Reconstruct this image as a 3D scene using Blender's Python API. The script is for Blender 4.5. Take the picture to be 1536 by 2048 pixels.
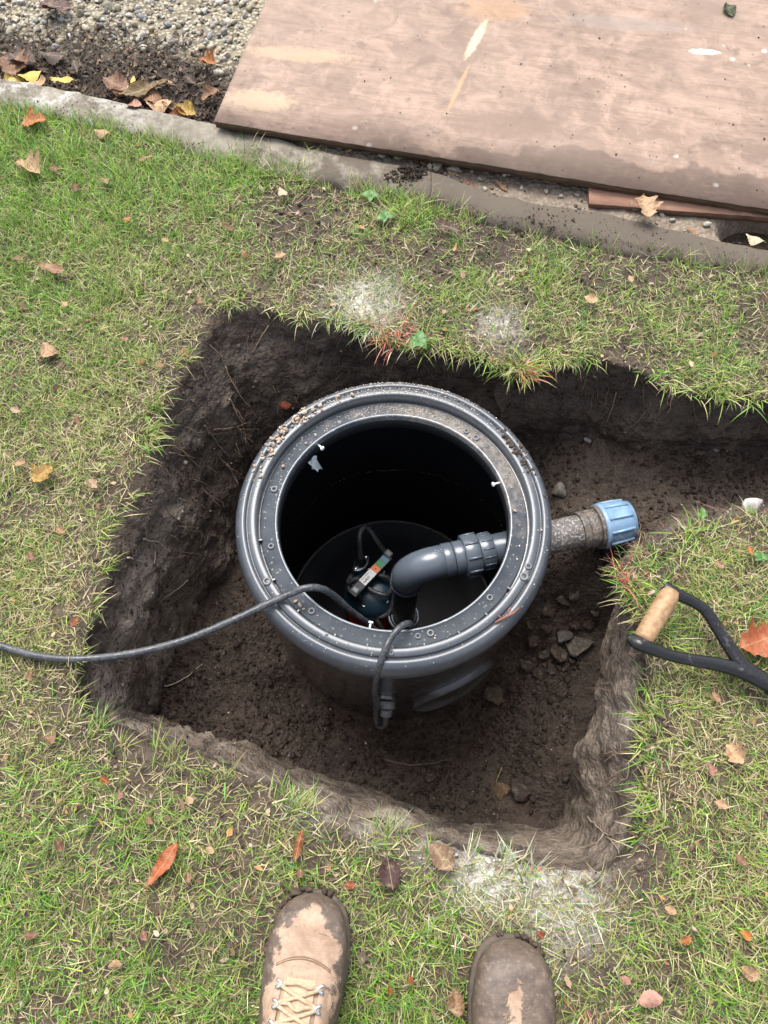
import bpy, bmesh, math, random
import numpy as np
from mathutils import Vector, Matrix
for o in list(bpy.data.objects): bpy.data.objects.remove(o)
random.seed(7); RNG = np.random.default_rng(11)
S = bpy.context.scene; COL = S.collection
R = math.radians
# ------------------------------------------------------------ camera
TILT = R(66.0); FPX = 1538.0; CH = 1.25          # looking 66 degrees below the horizon from 1.25 m
cam = bpy.data.cameras.new('camera'); camo = bpy.data.objects.new('camera', cam); COL.objects.link(camo)
camo.location = (0, 0, CH); camo.rotation_euler = (math.pi/2 - TILT, 0, 0)
cam.sensor_fit = 'HORIZONTAL'; cam.sensor_width = 36.0; cam.lens = 36.0*FPX/1536.0
cam.clip_start = 0.02; cam.clip_end = 500
S.camera = camo
# ------------------------------------------------------------ sky, sun, exposure (overcast)
W = bpy.data.worlds.new('World'); S.world = W; W.use_nodes = True
wn = W.node_tree; wn.nodes.clear()
sky = wn.nodes.new('ShaderNodeTexSky'); sky.sky_type = 'NISHITA'; sky.sun_disc = False
SUN_EL, SUN_AZ = R(62), R(-18)                    # azimuth from +Y towards +X
sky.sun_elevation = SUN_EL; sky.sun_rotation = SUN_AZ
sky.air_density = 1.0; sky.dust_density = 4.0; sky.ozone_density = 1.0
hs = wn.nodes.new('ShaderNodeHueSaturation'); hs.inputs['Saturation'].default_value = 0.50
bg = wn.nodes.new('ShaderNodeBackground'); bg.inputs['Strength'].default_value = 0.15
wo = wn.nodes.new('ShaderNodeOutputWorld')
wn.links.new(sky.outputs[0], hs.inputs['Color']); wn.links.new(hs.outputs[0], bg.inputs['Color']); wn.links.new(bg.outputs[0], wo.inputs['Surface'])
sun = bpy.data.lights.new('sun', 'SUN'); sun.energy = 1.5; sun.angle = R(38); sun.color = (1.0, 0.97, 0.93)
suno = bpy.data.objects.new('sun', sun); COL.objects.link(suno)
sd = Vector((math.sin(SUN_AZ)*math.cos(SUN_EL), math.cos(SUN_AZ)*math.cos(SUN_EL), math.sin(SUN_EL)))
suno.rotation_euler = sd.to_track_quat('Z', 'Y').to_euler(); suno.location = (0, 2, 5)
S.view_settings.view_transform = 'Standard'; S.view_settings.look = 'None'
S.view_settings.exposure = 1.34; S.view_settings.gamma = 1.0; S.view_settings.use_curve_mapping = False
S.render.engine = 'CYCLES'

# ------------------------------------------------------------ helpers
def G(u, v, z=0.0):
    """the point at height z seen at photo position (u, v)"""
    a = (u - 768.0)/FPX; b = (1024.0 - v)/FPX
    d = np.array([a, math.cos(TILT) + b*math.sin(TILT), -math.sin(TILT) + b*math.cos(TILT)])
    k = (z - CH)/d[2]
    return np.array([d[0]*k, d[1]*k, z])
def _h(ix, iy, iz, seed):
    h = (ix*374761393 + iy*668265263 + iz*1440662683 + seed*974634777) & 0xffffffff
    h = ((h ^ (h >> 13))*1274126177) & 0xffffffff
    h = ((h ^ (h >> 16))*2246822519) & 0xffffffff
    return (h ^ (h >> 15)).astype(np.float64)/4294967295.0
def vnoise(p, seed=0):
    f = np.floor(p); i = f.astype(np.int64); w = p - f; w = w*w*(3-2*w)
    r = 0
    for a in (0, 1):
        for b in (0, 1):
            for c in (0, 1):
                q = (w[:, 0] if a else 1-w[:, 0])*(w[:, 1] if b else 1-w[:, 1])*(w[:, 2] if c else 1-w[:, 2])
                r = r + q*_h(i[:, 0]+a, i[:, 1]+b, i[:, 2]+c, seed)
    return r*2-1
def fbm(p, scale, octs=4, seed=0, gain=.5, ridge=False):
    p = np.asarray(p, float); r = 0; a = 1.0; s = 0
    for k in range(octs):
        n = vnoise(p*scale + 17.3*k, seed+k)
        if ridge: n = 1-2*np.abs(n)
        r = r + a*n; s += a; a *= gain; scale *= 2.03
    return r/s
def P3(x, y, z=None):
    x = np.asarray(x, float); return np.stack([x, np.asarray(y, float), np.zeros_like(x) if z is None else z], 1)
def in_poly(P, poly):
    x, y = P[:, 0], P[:, 1]; r = np.zeros(len(P), bool); n = len(poly); j = n-1
    for i in range(n):
        xi, yi = poly[i][:2]; xj, yj = poly[j][:2]
        if yi != yj:
            c = ((yi > y) != (yj > y)) & (x < (xj-xi)*(y-yi)/(yj-yi)+xi); r ^= c
        j = i
    return r
def dist_poly(P, poly, closed=True):
    d = np.full(len(P), 1e9); n = len(poly); x, y = P[:, 0], P[:, 1]
    for i in range(n if closed else n-1):
        ax, ay = poly[i][:2]; bx, by = poly[(i+1) % n][:2]; ex, ey = bx-ax, by-ay; L = ex*ex+ey*ey+1e-12
        t = np.clip(((x-ax)*ex+(y-ay)*ey)/L, 0, 1)
        d = np.minimum(d, np.hypot(x-ax-t*ex, y-ay-t*ey))
    return d
def np_mesh(name, V, F, mat=None, parent=None, smooth=True, cols=None, colname='col'):
    """F: int array (n,3) or (n,4) or a list of such arrays"""
    if not isinstance(F, (list, tuple)): F = [F]
    me = bpy.data.meshes.new(name); V = np.asarray(V, np.float32)
    me.vertices.add(len(V)); me.vertices.foreach_set('co', V.ravel())
    nl = sum(f.size for f in F); npoly = sum(len(f) for f in F)
    me.loops.add(nl); me.loops.foreach_set('vertex_index', np.concatenate([f.ravel() for f in F]).astype(np.int32))
    me.polygons.add(npoly)
    tot = np.concatenate([np.full(len(f), f.shape[1]) for f in F]); st = np.concatenate([[0], np.cumsum(tot)[:-1]])
    me.polygons.foreach_set('loop_start', st.astype(np.int32)); me.polygons.foreach_set('loop_total', tot.astype(np.int32))
    me.update(calc_edges=True); me.validate()
    if smooth: me.polygons.foreach_set('use_smooth', np.ones(len(me.polygons), bool))
    if cols is not None:
        a = me.color_attributes.new(colname, 'FLOAT_COLOR', 'POINT'); c = np.ones((len(V), 4), np.float32); c[:, :cols.shape[1]] = cols
        a.data.foreach_set('color', c.ravel())
    return link(name, me, mat, parent)
def link(name, me, mat=None, parent=None):
    o = bpy.data.objects.new(name, me); COL.objects.link(o)
    if mat and not me.materials: me.materials.append(mat)
    if parent: o.parent = parent
    return o
def tag(o, label=None, cat=None, group=None, kind=None):
    if label: o['label'] = label
    if cat: o['category'] = cat
    if group: o['group'] = group
    if kind: o['kind'] = kind
    return o
def empty(name, loc=(0, 0, 0), rz=0):
    o = bpy.data.objects.new(name, None); COL.objects.link(o); o.location = loc; o.rotation_euler = (0, 0, rz); o.empty_display_size = .05
    return o
def grid_faces(n, m, closed=False):
    """n rows x m columns of vertices"""
    a = np.arange(n-1)[:, None]*m; b = np.arange(m if closed else m-1)[None, :]; c = (b+1) % m
    return np.stack([a+b, a+c, a+m+c, a+m+b], -1).reshape(-1, 4)
def catmull(pts, n, closed=False):
    P = np.asarray(pts, float); N = len(P); out = []
    for i in range(N if closed else N-1):
        g = lambda k: P[(k) % N] if closed else P[min(max(k, 0), N-1)]
        p0, p1, p2, p3 = g(i-1), g(i), g(i+1), g(i+2)
        for t in np.arange(n)/n:
            out.append(.5*((2*p1)+(-p0+p2)*t+(2*p0-5*p1+4*p2-p3)*t*t+(-p0+3*p1-3*p2+p3)*t**3))
    if not closed: out.append(P[-1])
    return np.array(out)
def tube_np(path, rad, seg=12, cap=True, flat=1.0):
    P = np.asarray(path, float); n = len(P); rad = np.broadcast_to(np.asarray(rad, float), (n,))
    T = np.gradient(P, axis=0); T /= np.linalg.norm(T, axis=1)[:, None]+1e-12
    u = np.cross(T[0], [0, 0, 1.0]); 
    if np.linalg.norm(u) < 1e-3: u = np.array([1.0, 0, 0])
    u /= np.linalg.norm(u); V = []
    a = np.arange(seg)*2*math.pi/seg
    for i in range(n):
        u = u - T[i]*u.dot(T[i]); u /= np.linalg.norm(u); w = np.cross(T[i], u)
        V.append(P[i]+rad[i]*(np.cos(a)[:, None]*u*1.0+np.sin(a)[:, None]*w*flat))
    V = np.concatenate(V); F = [grid_faces(n, seg, True)]
    if cap:
        V = np.concatenate([V, P[:1], P[-1:]]); k = np.arange(seg); c0, c1 = n*seg, n*seg+1
        F.append(np.stack([np.full(seg, c0), (k+1) % seg, k], 1)); F.append(np.stack([np.full(seg, c1), (n-1)*seg+k, (n-1)*seg+(k+1) % seg], 1))
    return V, F
def tube(name, path, rad, mat, parent=None, seg=12, flat=1.0): 
    V, F = tube_np(path, rad, seg, True, flat); return np_mesh(name, V, F, mat, parent)
def lathe(name, prof, mat, parent=None, seg=96, center=(0, 0), a0=0, a1=2*math.pi, closed_prof=False, wob=0):
    prof = np.asarray(prof, float); full = abs(a1-a0-2*math.pi) < 1e-6
    a = np.linspace(a0, a1, seg, endpoint=not full); V = []
    for r, z in prof: V.append(np.stack([center[0]+r*np.cos(a), center[1]+r*np.sin(a), np.full(len(a), z)], 1))
    if closed_prof: V.append(V[0])
    V = np.concatenate(V)
    return np_mesh(name, V, grid_faces(len(prof)+int(closed_prof), len(a), full)[:, ::-1], mat, parent)
def cyl_between(name, A, B, ra, mat, parent=None, rb=None, seg=32, bev=.0015):
    A = np.asarray(A, float); B = np.asarray(B, float); rb = ra if rb is None else rb; d = (B-A)/np.linalg.norm(B-A)
    path = [A, A+d*1e-4, A+d*bev, B-d*bev, B-d*1e-4, B]; return tube(name, path, [ra-bev, ra-bev*.6, ra, rb, rb-bev*.6, rb-bev], mat, parent, seg)
def join_np(parts):
    V = []; F3 = []; F4 = []; o = 0
    for v, fs in parts:
        V.append(v)
        for f in (fs if isinstance(fs, list) else [fs]):
            (F3 if f.shape[1] == 3 else F4).append(f+o)
        o += len(v)
    r = []
    if F3: r.append(np.concatenate(F3))
    if F4: r.append(np.concatenate(F4))
    return np.concatenate(V), r
def bm_obj(name, bm, mat, parent=None, smooth=False):
    me = bpy.data.meshes.new(name); bm.to_mesh(me); bm.free()
    if smooth: me.polygons.foreach_set('use_smooth', np.ones(len(me.polygons), bool))
    return link(name, me, mat, parent)
def box_bm(sx, sy, sz, bev=.002, M=None, seg=2):
    bm = bmesh.new(); bmesh.ops.create_cube(bm, size=1); bmesh.ops.scale(bm, vec=(sx, sy, sz), verts=bm.verts)
    if bev: bmesh.ops.bevel(bm, geom=bm.edges[:], offset=bev, segments=seg, affect='EDGES', profile=.6)
    if M is not None: bmesh.ops.transform(bm, matrix=M, verts=bm.verts)
    return bm
_ico = {}
def ico(sub):
    if sub not in _ico:
        bm = bmesh.new(); bmesh.ops.create_icosphere(bm, subdivisions=sub, radius=1)
        _ico[sub] = (np.array([v.co[:] for v in bm.verts]), np.array([[v.index for v in f.verts] for f in bm.faces])); bm.free()
    return _ico[sub]
def rock_verts(seed, sub=2, flat=.7, amp=.35, facets=7):
    V, F = ico(sub); rr = np.random.default_rng(seed); V = V.copy()
    for k in range(facets):                      # cut flat facets
        n = rr.normal(size=3); n /= np.linalg.norm(n); h = rr.uniform(.38, .78); d = V@n; V -= np.outer(np.maximum(d-h, 0), n)
    V *= (1+amp*.35*fbm(V+seed*3.1, 1.7, 2, seed))[:, None]; V[:, 2] *= flat; V[:, 0] *= rr.uniform(.85, 1.35)
    return V, F
def rand_rot(n, rng):
    q = rng.normal(size=(n, 4)); q /= np.linalg.norm(q, axis=1)[:, None]; w, x, y, z = q.T
    return np.stack([np.stack([1-2*(y*y+z*z), 2*(x*y-z*w), 2*(x*z+y*w)], -1), np.stack([2*(x*y+z*w), 1-2*(x*x+z*z), 2*(y*z-x*w)], -1), np.stack([2*(x*z-y*w), 2*(y*z+x*w), 1-2*(x*x+y*y)], -1)], 1)
def scatter_rocks(name, pos, size, cols, mat, sub=1, seed=1, flat=.75, parent=None, smooth=False):
    rng = np.random.default_rng(seed); n = len(pos); protos = [rock_verts(seed*50+k, sub, 1.0, .9, 11) for k in range(8)]
    Rm = rand_rot(n, rng); k = rng.integers(0, 8, n); nv = len(protos[0][0]); F0 = protos[0][1]
    Vp = np.stack([p[0] for p in protos])[k]; V = np.einsum('nij,nvj->nvi', Rm, Vp); V[:, :, 2] *= flat
    V = V*size[:, None, None]+pos[:, None, :]
    F = (F0[None]+np.arange(n)[:, None, None]*nv).reshape(-1, 3)
    return np_mesh(name, V.reshape(-1, 3), F, mat, parent, smooth, np.repeat(cols, nv, axis=0))

# ------------------------------------------------------------ material helpers
class NT:
    def __init__(s, name):
        s.m = bpy.data.materials.new(name); s.m.use_nodes = True; s.t = s.m.node_tree; s.t.nodes.clear()
        s.out = s.t.nodes.new('ShaderNodeOutputMaterial'); s.b = s.t.nodes.new('ShaderNodeBsdfPrincipled'); s.t.links.new(s.b.outputs[0], s.out.inputs[0])
    def n(s, typ, **kw):
        nd = s.t.nodes.new(typ)
        for k, v in kw.items(): setattr(nd, k, v)
        return nd
    def put(s, inp, v):
        if isinstance(v, bpy.types.NodeSocket): s.t.links.new(v, inp)
        elif v is not None:
            if inp.type == 'RGBA' and not isinstance(v, (int, float)) and len(v) == 3: v = (*v, 1)
            inp.default_value = v
    def coord(s, kind='Object'): return s.n('ShaderNodeTexCoord').outputs[kind]
    def mapping(s, vec, scale=(1, 1, 1), rot=(0, 0, 0), loc=(0, 0, 0)):
        m = s.n('ShaderNodeMapping'); s.put(m.inputs['Vector'], vec); m.inputs['Scale'].default_value = scale; m.inputs['Rotation'].default_value = rot; m.inputs['Location'].default_value = loc; return m.outputs[0]
    def noise(s, vec, scale, detail=4, rough=.55, dist=0, color=False):
        m = s.n('ShaderNodeTexNoise'); s.put(m.inputs['Vector'], vec); m.inputs['Scale'].default_value = scale; m.inputs['Detail'].default_value = detail; m.inputs['Roughness'].default_value = rough; m.inputs['Distortion'].default_value = dist
        return m.outputs['Color' if color else 'Fac']
    def voro(s, vec, scale, out='Distance', feature='F1'):
        m = s.n('ShaderNodeTexVoronoi', feature=feature); s.put(m.inputs['Vector'], vec); m.inputs['Scale'].default_value = scale; return m.outputs[out]
    def ramp(s, f, stops):
        m = s.n('ShaderNodeValToRGB'); s.put(m.inputs[0], f); e = m.color_ramp.elements
        while len(e) < len(stops): e.new(.5)
        for k, (p, c) in enumerate(stops):
            e[k].position = p; e[k].color = (c, c, c, 1) if isinstance(c, (int, float)) else (*c, 1)
        return m.outputs[0]
    def mix(s, f, a, b, mode='MIX'):
        m = s.n('ShaderNodeMix', data_type='RGBA', blend_type=mode); s.put(m.inputs[0], f); s.put(m.inputs[6], a); s.put(m.inputs[7], b); return m.outputs[2]
    def math(s, op, a, b=None, clamp=False):
        m = s.n('ShaderNodeMath', operation=op, use_clamp=clamp); s.put(m.inputs[0], a)
        if b is not None: s.put(m.inputs[1], b)
        return m.outputs[0]
    def maprange(s, v, a, b, c=0, d=1):
        m = s.n('ShaderNodeMapRange'); s.put(m.inputs[0], v)
        for k, x in enumerate((a, b, c, d)): m.inputs[k+1].default_value = x
        return m.outputs[0]
    def attr(s, name, out='Color'): 
        m = s.n('ShaderNodeAttribute'); m.attribute_name = name; return m.outputs[out]
    def sep(s, v): 
        m = s.n('ShaderNodeSeparateXYZ'); s.put(m.inputs[0], v); return m.outputs
    def bump(s, h, strength=.5, dist=.005, normal=None):
        m = s.n('ShaderNodeBump'); s.put(m.inputs['Height'], h); m.inputs['Strength'].default_value = strength; m.inputs['Distance'].default_value = dist
        if normal: s.put(m.inputs['Normal'], normal)
        return m.outputs[0]
    def fin(s, color=None, rough=.6, spec=.5, metal=0, normal=None):
        s.put(s.b.inputs['Base Color'], color); s.put(s.b.inputs['Roughness'], rough); s.put(s.b.inputs['Specular IOR Level'], spec); s.put(s.b.inputs['Metallic'], metal)
        if normal: s.put(s.b.inputs['Normal'], normal)
        return s.m
def simple(name, col, rough=.5, spec=.5, metal=0, var=.25, scale=40, bump=.15, bd=.001):
    t = NT(name); c = t.coord(); f = t.noise(c, scale, 5, .6)
    d = tuple(x*(1-var) for x in col); e = tuple(min(1, x*(1+var)) for x in col)
    return t.fin(t.mix(t.ramp(f, [(.3, 0), (.7, 1)]), d, e), rough, spec, metal, t.bump(t.noise(c, scale*4, 4), bump, bd))

def soil_material():
    t = NT('soil'); c = t.coord(); a = t.n('ShaderNodeAttribute'); a.attribute_name = 'mask'
    rgb = t.n('ShaderNodeSeparateColor'); t.put(rgb.inputs[0], a.outputs['Color']); clay, chalk, lawn = rgb.outputs[0], rgb.outputs[1], rgb.outputs[2]; far = a.outputs['Alpha']
    n1 = t.noise(c, 9, 6, .62); n2 = t.noise(c, 55, 5, .65); n3 = t.noise(c, 260, 3, .6); vo = t.voro(c, 120)
    col = t.mix(t.ramp(n1, [(.35, 0), (.68, 1)]), (.024, .0165, .0125), (.060, .043, .033))
    col = t.mix(t.ramp(n2, [(.4, 0), (.75, .75)]), col, (.088, .066, .051))
    # smeared clay on the spade-cut faces
    st = t.noise(t.mapping(c, (9, 9, 4), (0, .25, 0)), 1.0, 3, .5, .3); st = t.math('ADD', t.math('MULTIPLY', st, .5), t.math('MULTIPLY', t.noise(c, 18, 6, .65), .5))
    clayc = t.mix(t.ramp(st, [(.36, 0), (.64, 1)]), (.100, .078, .060), (.30, .247, .195))
    col = t.mix(t.math('MULTIPLY', clay, t.ramp(t.noise(t.mapping(c, (1, 1, .55)), 11, 5, .6, .4), [(.36, .25), (.56, 1)])), col, clayc)
    # thatch level of the lawn: paler dusty brown
    th = t.mix(t.ramp(n2, [(.3, 0), (.7, 1)]), (.050, .037, .024), (.150, .115, .073))
    col = t.mix(t.math('MULTIPLY', lawn, .75), col, th)
    # chalk and grit granules
    gs = t.math('MULTIPLY', t.ramp(t.voro(c, 230), [(.25, 1), (.5, 0)]), t.ramp(t.noise(c, 75, 3), [(.5, 0), (.62, 1)]))
    col = t.mix(t.math('MULTIPLY', gs, .3), col, (.24, .20, .155))
    ck = t.math('MULTIPLY', chalk, t.ramp(t.noise(c, 60, 6, .75), [(.36, .1), (.56, 1)]), True)
    col = t.mix(ck, col, t.mix(t.ramp(n3, [(.35, 0), (.65, 1)]), (.38, .355, .30), (.72, .70, .64)))
    # grass carried on as a sward beyond the blades
    gr = t.mix(t.ramp(n2, [(.3, 0), (.7, 1)]), (.045, .075, .018), (.115, .15, .04))
    col = t.mix(far, col, gr)
    h = t.math('ADD', t.math('ADD', t.math('MULTIPLY', n2, t.math('SUBTRACT', 1.1, t.math('MULTIPLY', clay, .6))), t.math('MULTIPLY', t.noise(c, 24, 4, .6, .5), 1.3)), t.math('ADD', t.math('MULTIPLY', n3, .25), t.math('MULTIPLY', vo, -.35)))
    rough = t.math('ADD', .72, t.math('MULTIPLY', n2, .25))
    return t.fin(col, rough, .28, 0, t.bump(h, .85, .012))
M_SOIL = soil_material()
def attr_mat(name, rough=.8, spec=.3, nscale=90, var=.35, bump=.4, bd=.002, attr='col', transl=0):
    t = NT(name); c = t.coord(); a = t.attr(attr); f = t.noise(c, nscale, 5, .6)
    col = t.mix(t.ramp(f, [(.3, var), (.65, 0)]), a, (.02, .015, .01))
    t.fin(col, rough, spec, 0, t.bump(f, bump, bd) if bump else None)
    if transl:
        tr = t.n('ShaderNodeBsdfTranslucent'); t.put(tr.inputs[0], a); mx = t.n('ShaderNodeMixShader'); mx.inputs[0].default_value = transl
        t.t.links.new(t.b.outputs[0], mx.inputs[1]); t.t.links.new(tr.outputs[0], mx.inputs[2]); t.t.links.new(mx.outputs[0], t.out.inputs[0])
    return t.m
M_GRASS = attr_mat('grass_blades', .5, .35, 60, .1, 0, transl=.25)
M_FLAKE = attr_mat('dry_litter', .8, .25, 130, .35, .3, .001)
M_PEB = attr_mat('stone_grains', .85, .25, 150, .3, .5, .001)
M_CRUMB = attr_mat('soil_grains', .9, .2, 120, .35, .7, .002)
def objcol_mat(name, rough=.8, spec=.3, nscale=60, dark=.5, bump=.6, bd=.003, spots=0):
    t = NT(name); c = t.coord(); oi = t.n('ShaderNodeObjectInfo'); f = t.noise(c, nscale, 6, .65)
    col = t.mix(t.ramp(f, [(.3, dark), (.6, 0)]), oi.outputs['Color'], (.03, .02, .014))
    if spots: col = t.mix(t.math('MULTIPLY', t.ramp(t.noise(c, nscale*.5, 4, .7), [(.52, 0), (.62, 1)]), spots), col, (.34, .30, .25))
    return t.fin(col, rough, spec, 0, t.bump(f, bump, bd))
M_STONE = objcol_mat('stone', .85, .25, 3.2, .6, .8, .003, .0)
M_CLOD = objcol_mat('soil_clod', .92, .2, 3.0, .5, 1.0, .005, .2)
def leaf_material():
    t = NT('autumn_leaf'); c = t.coord('Generated'); oi = t.n('ShaderNodeObjectInfo'); ob = t.coord()
    f = t.noise(t.mapping(t.mapping(ob, loc=(3, 1, 2)), (1, 1, 1)), 5.5, 6, .7, .6); ran = oi.outputs['Random']; x = t.sep(ob)
    dk = t.mix(1.0, oi.outputs['Color'], (.34, .24, .20), 'MULTIPLY')
    col = t.mix(t.ramp(t.math('ADD', f, t.math('MULTIPLY', t.math('SUBTRACT', ran, .5), .25)), [(.40, 0), (.62, .9)]), oi.outputs['Color'], dk); col = t.mix(t.math('MULTIPLY', t.ramp(t.noise(ob, 26, 3, .6), [(.56, 0), (.64, 1)]), .5), col, (.08, .05, .035)); col = t.mix(t.math('MULTIPLY', t.ramp(t.noise(t.mapping(ob, loc=(9, 4, 1)), 4, 4, .6), [(.55, 0), (.70, 1)]), .35), col, (.42, .29, .15))
    ribv = t.math('ABSOLUTE', x[0]); rib = t.ramp(t.math('MULTIPLY', ribv, 30), [(.2, 1), (.5, 0)])
    vein = t.n('ShaderNodeTexWave'); t.put(vein.inputs['Vector'], t.mapping(ob, (1, 1, 1), (0, 0, .7))); vein.inputs['Scale'].default_value = 7; vein.inputs['Distortion'].default_value = 2
    col = t.mix(t.math('MULTIPLY', rib, .45), col, (.42, .30, .16))
    t.fin(col, .55, .4, 0, t.bump(t.math('ADD', f, t.math('MULTIPLY', vein.outputs[1], .3)), .5, .002))
    tr = t.n('ShaderNodeBsdfTranslucent'); t.put(tr.inputs[0], col); mx = t.n('ShaderNodeMixShader'); mx.inputs[0].default_value = .2
    t.t.links.new(t.b.outputs[0], mx.inputs[1]); t.t.links.new(tr.outputs[0], mx.inputs[2]); t.t.links.new(mx.outputs[0], t.out.inputs[0]); return t.m
M_LEAF = leaf_material()

# ------------------------------------------------------------ layout curves
KF = [(-260, 118), (-60, 145), (0, 155), (100, 172), (230, 199), (300, 218), (425, 243), (560, 275), (640, 297), (740, 318), (862, 340), (914, 361), (1002, 387), (1083, 405), (1177, 418), (1282, 438), (1398, 466), (1536, 495), (1750, 535)]
KN = [(-260, 185), (-60, 210), (0, 216), (100, 228), (220, 255), (300, 272), (430, 316), (560, 338), (650, 362), (740, 385), (862, 410), (930, 428), (1010, 447), (1083, 464), (1177, 486), (1282, 504), (1398, 524), (1536, 543), (1750, 580)]
KZ = .014
kf = np.array([G(u, v, KZ) for u, v in KF]); kn = np.array([G(u, v, KZ) for u, v in KN])
def ext(a):   # carry the line on outside the frame
    d0 = a[0]-a[2]; d0 /= np.linalg.norm(d0); d1 = a[-1]-a[-3]; d1 /= np.linalg.norm(d1)
    return np.concatenate([[a[0]+d0*30], a, [a[-1]+d1*30]])
kfe, kne = ext(kf), ext(kn)
yk_near = lambda x: np.interp(x, kne[:, 0], kne[:, 1])
yk_far = lambda x: np.interp(x, kfe[:, 0], kfe[:, 1])
# pit: (lawn edge as photo position or world xy), (foot of wall), undercut, clay, foot offset
def px(u, v, z): return G(u, v, z)
def w3(x, y, z): return np.array([x, y, z])
PIT = [
 ((440, 612), w3(-.27, .84, -.36), .0, .1, 0), ((392, 690), w3(-.305, .80, -.38), 0, .1, 0), ((345, 780), w3(-.33, .73, -.40), 0, .1, 0), ((302, 880), w3(-.35, .66, -.41), 0, .15, 0),
 ((262, 965), px(457, 1142, -.42), 0, .85, 0), ((228, 1040), px(420, 1180, -.42), 0, .85, 0), ((212, 1120), px(387, 1217, -.42), 0, .85, 0), ((188, 1220), px(350, 1290, -.42), 0, .85, 0),
 ((163, 1310), px(330, 1349, -.42), 0, .85, 0), ((152, 1400), px(318, 1418, -.43), 0, .85, 0), ((190, 1460), px(322, 1446, -.44), 0, .35, 0),
 ((320, 1506), px(401, 1470, -.45), 0, .7, 0), ((410, 1526), px(474, 1491, -.47), 0, .9, 0), ((500, 1556), px(579, 1527, -.49), 0, 1, 0), ((600, 1598), px(700, 1564, -.51), 0, 1, 0),
 ((700, 1640), px(800, 1606, -.52), 0, 1, 0), ((840, 1680), px(900, 1630, -.52), 0, 1, 0), ((980, 1716), px(1000, 1640, -.52), 0, 1, 0), ((1120, 1745), px(1068, 1646, -.52), 0, 1, 0),
 ((1235, 1735), px(1117, 1646, -.52), 0, .8, 0), ((1288, 1660), px(1130, 1600, -.48), 0, 1, .02), ((1285, 1574), px(1145, 1545, -.42), 0, 1, .04), ((1268, 1490), px(1150, 1497, -.36), 0, 1, .06),
 ((1285, 1420), px(1178, 1425, -.30), 0, 1, .07), ((1293, 1350), px(1182, 1363, -.28), 0, 1, .07), ((1290, 1290), px(1198, 1296, -.28), 0, 1, .06), ((1280, 1235), px(1217, 1238, -.28), 0, .8, .04),
 ((1250, 1190), px(1230, 1200, -.28), 0, .5, .02), ((1240, 1150), px(1225, 1150, -.27), 0, .2, 0), ((1280, 1105), px(1262, 1095, -.24), 0, .1, 0), ((1350, 1062), px(1330, 1045, -.225), 0, .1, 0),
 ((1425, 1042), px(1400, 1022, -.215), 0, .1, 0), ((1536, 1022), px(1520, 1000, -.21), 0, .1, 0),
 (w3(1.05, .58, 0), w3(1.05, .62, -.2), 0, .1, 0), (w3(1.5, .57, 0), w3(1.45, .61, -.19), 0, .1, 0), (w3(1.56, .69, 0), w3(1.48, .69, -.19), 0, .1, 0), (w3(1.5, .80, 0), w3(1.45, .77, -.19), 0, .1, 0), (w3(1.05, .79, 0), w3(1.05, .79, -.2), .02, .05, 0),
 ((1536, 798), w3(.72, .795, -.2), .04, .05, 0), ((1430, 790), w3(.63, .80, -.21), .04, .05, 0), ((1340, 786), w3(.54, .80, -.215), .04, .05, 0), ((1285, 758), w3(.49, .83, -.22), .03, .05, 0),
 ((1230, 735), w3(.44, .85, -.23), .03, .05, 0), ((1160, 720), w3(.375, .86, -.25), .03, .05, 0), ((1090, 722), w3(.31, .865, -.29), .04, .05, 0), ((1053, 765), w3(.26, .865, -.32), .05, .05, 0),
 ((1000, 735), w3(.20, .88, -.34), .04, .05, 0), ((930, 702), w3(.14, .885, -.35), .04, .05, 0), ((860, 697), w3(.08, .89, -.35), .04, .05, 0), ((790, 690), w3(.02, .89, -.35), .03, .1, 0),
 ((730, 662), w3(-.04, .895, -.35), .02, .1, 0), ((660, 644), w3(-.10, .89, -.35), 0, .1, 0), ((580, 636), w3(-.17, .875, -.35), 0, .1, 0), ((510, 606), w3(-.22, .86, -.35), 0, .1, 0)]
rows = []
for t_, b_, und, clay, foot in PIT:
    tp = G(t_[0], t_[1], 0) if len(t_) == 2 else t_
    rows.append(np.concatenate([tp, b_, [und, clay, foot]]))
rows = np.array(rows); dense = catmull(rows, 20, True)
# even out spacing along the lawn edge
def resample(A, n):
    seg = np.linalg.norm(np.diff(np.vstack([A, A[:1]])[:, :2], axis=0), axis=1)+.35*np.linalg.norm(np.diff(np.vstack([A, A[:1]])[:, 3:5], axis=0), axis=1)
    s = np.concatenate([[0], np.cumsum(seg)]); q = np.linspace(0, s[-1], n, endpoint=False); B = np.vstack([A, A[:1]])
    return np.stack([np.interp(q, s, B[:, k]) for k in range(A.shape[1])], 1)
NC = 1150
C = resample(dense, NC)
tn = np.roll(C[:, :2], -4, 0)-np.roll(C[:, :2], 4, 0); tn /= np.linalg.norm(tn, axis=1)[:, None]+1e-9
area = .5*np.sum(C[:, 0]*np.roll(C[:, 1], -1)-np.roll(C[:, 0], -1)*C[:, 1])
OUTN = np.stack([tn[:, 1], -tn[:, 0]], 1)*(1 if area > 0 else -1)
# ragged lawn edge
C[:, :2] += OUTN*(.010*fbm(P3(C[:, 0], C[:, 1]), 14, 3, 5)+.006*fbm(P3(C[:, 0], C[:, 1]), 60, 2, 9))[:, None]
TOP = C[::6, :2]; BOT = C[::6, 3:5]
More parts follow.
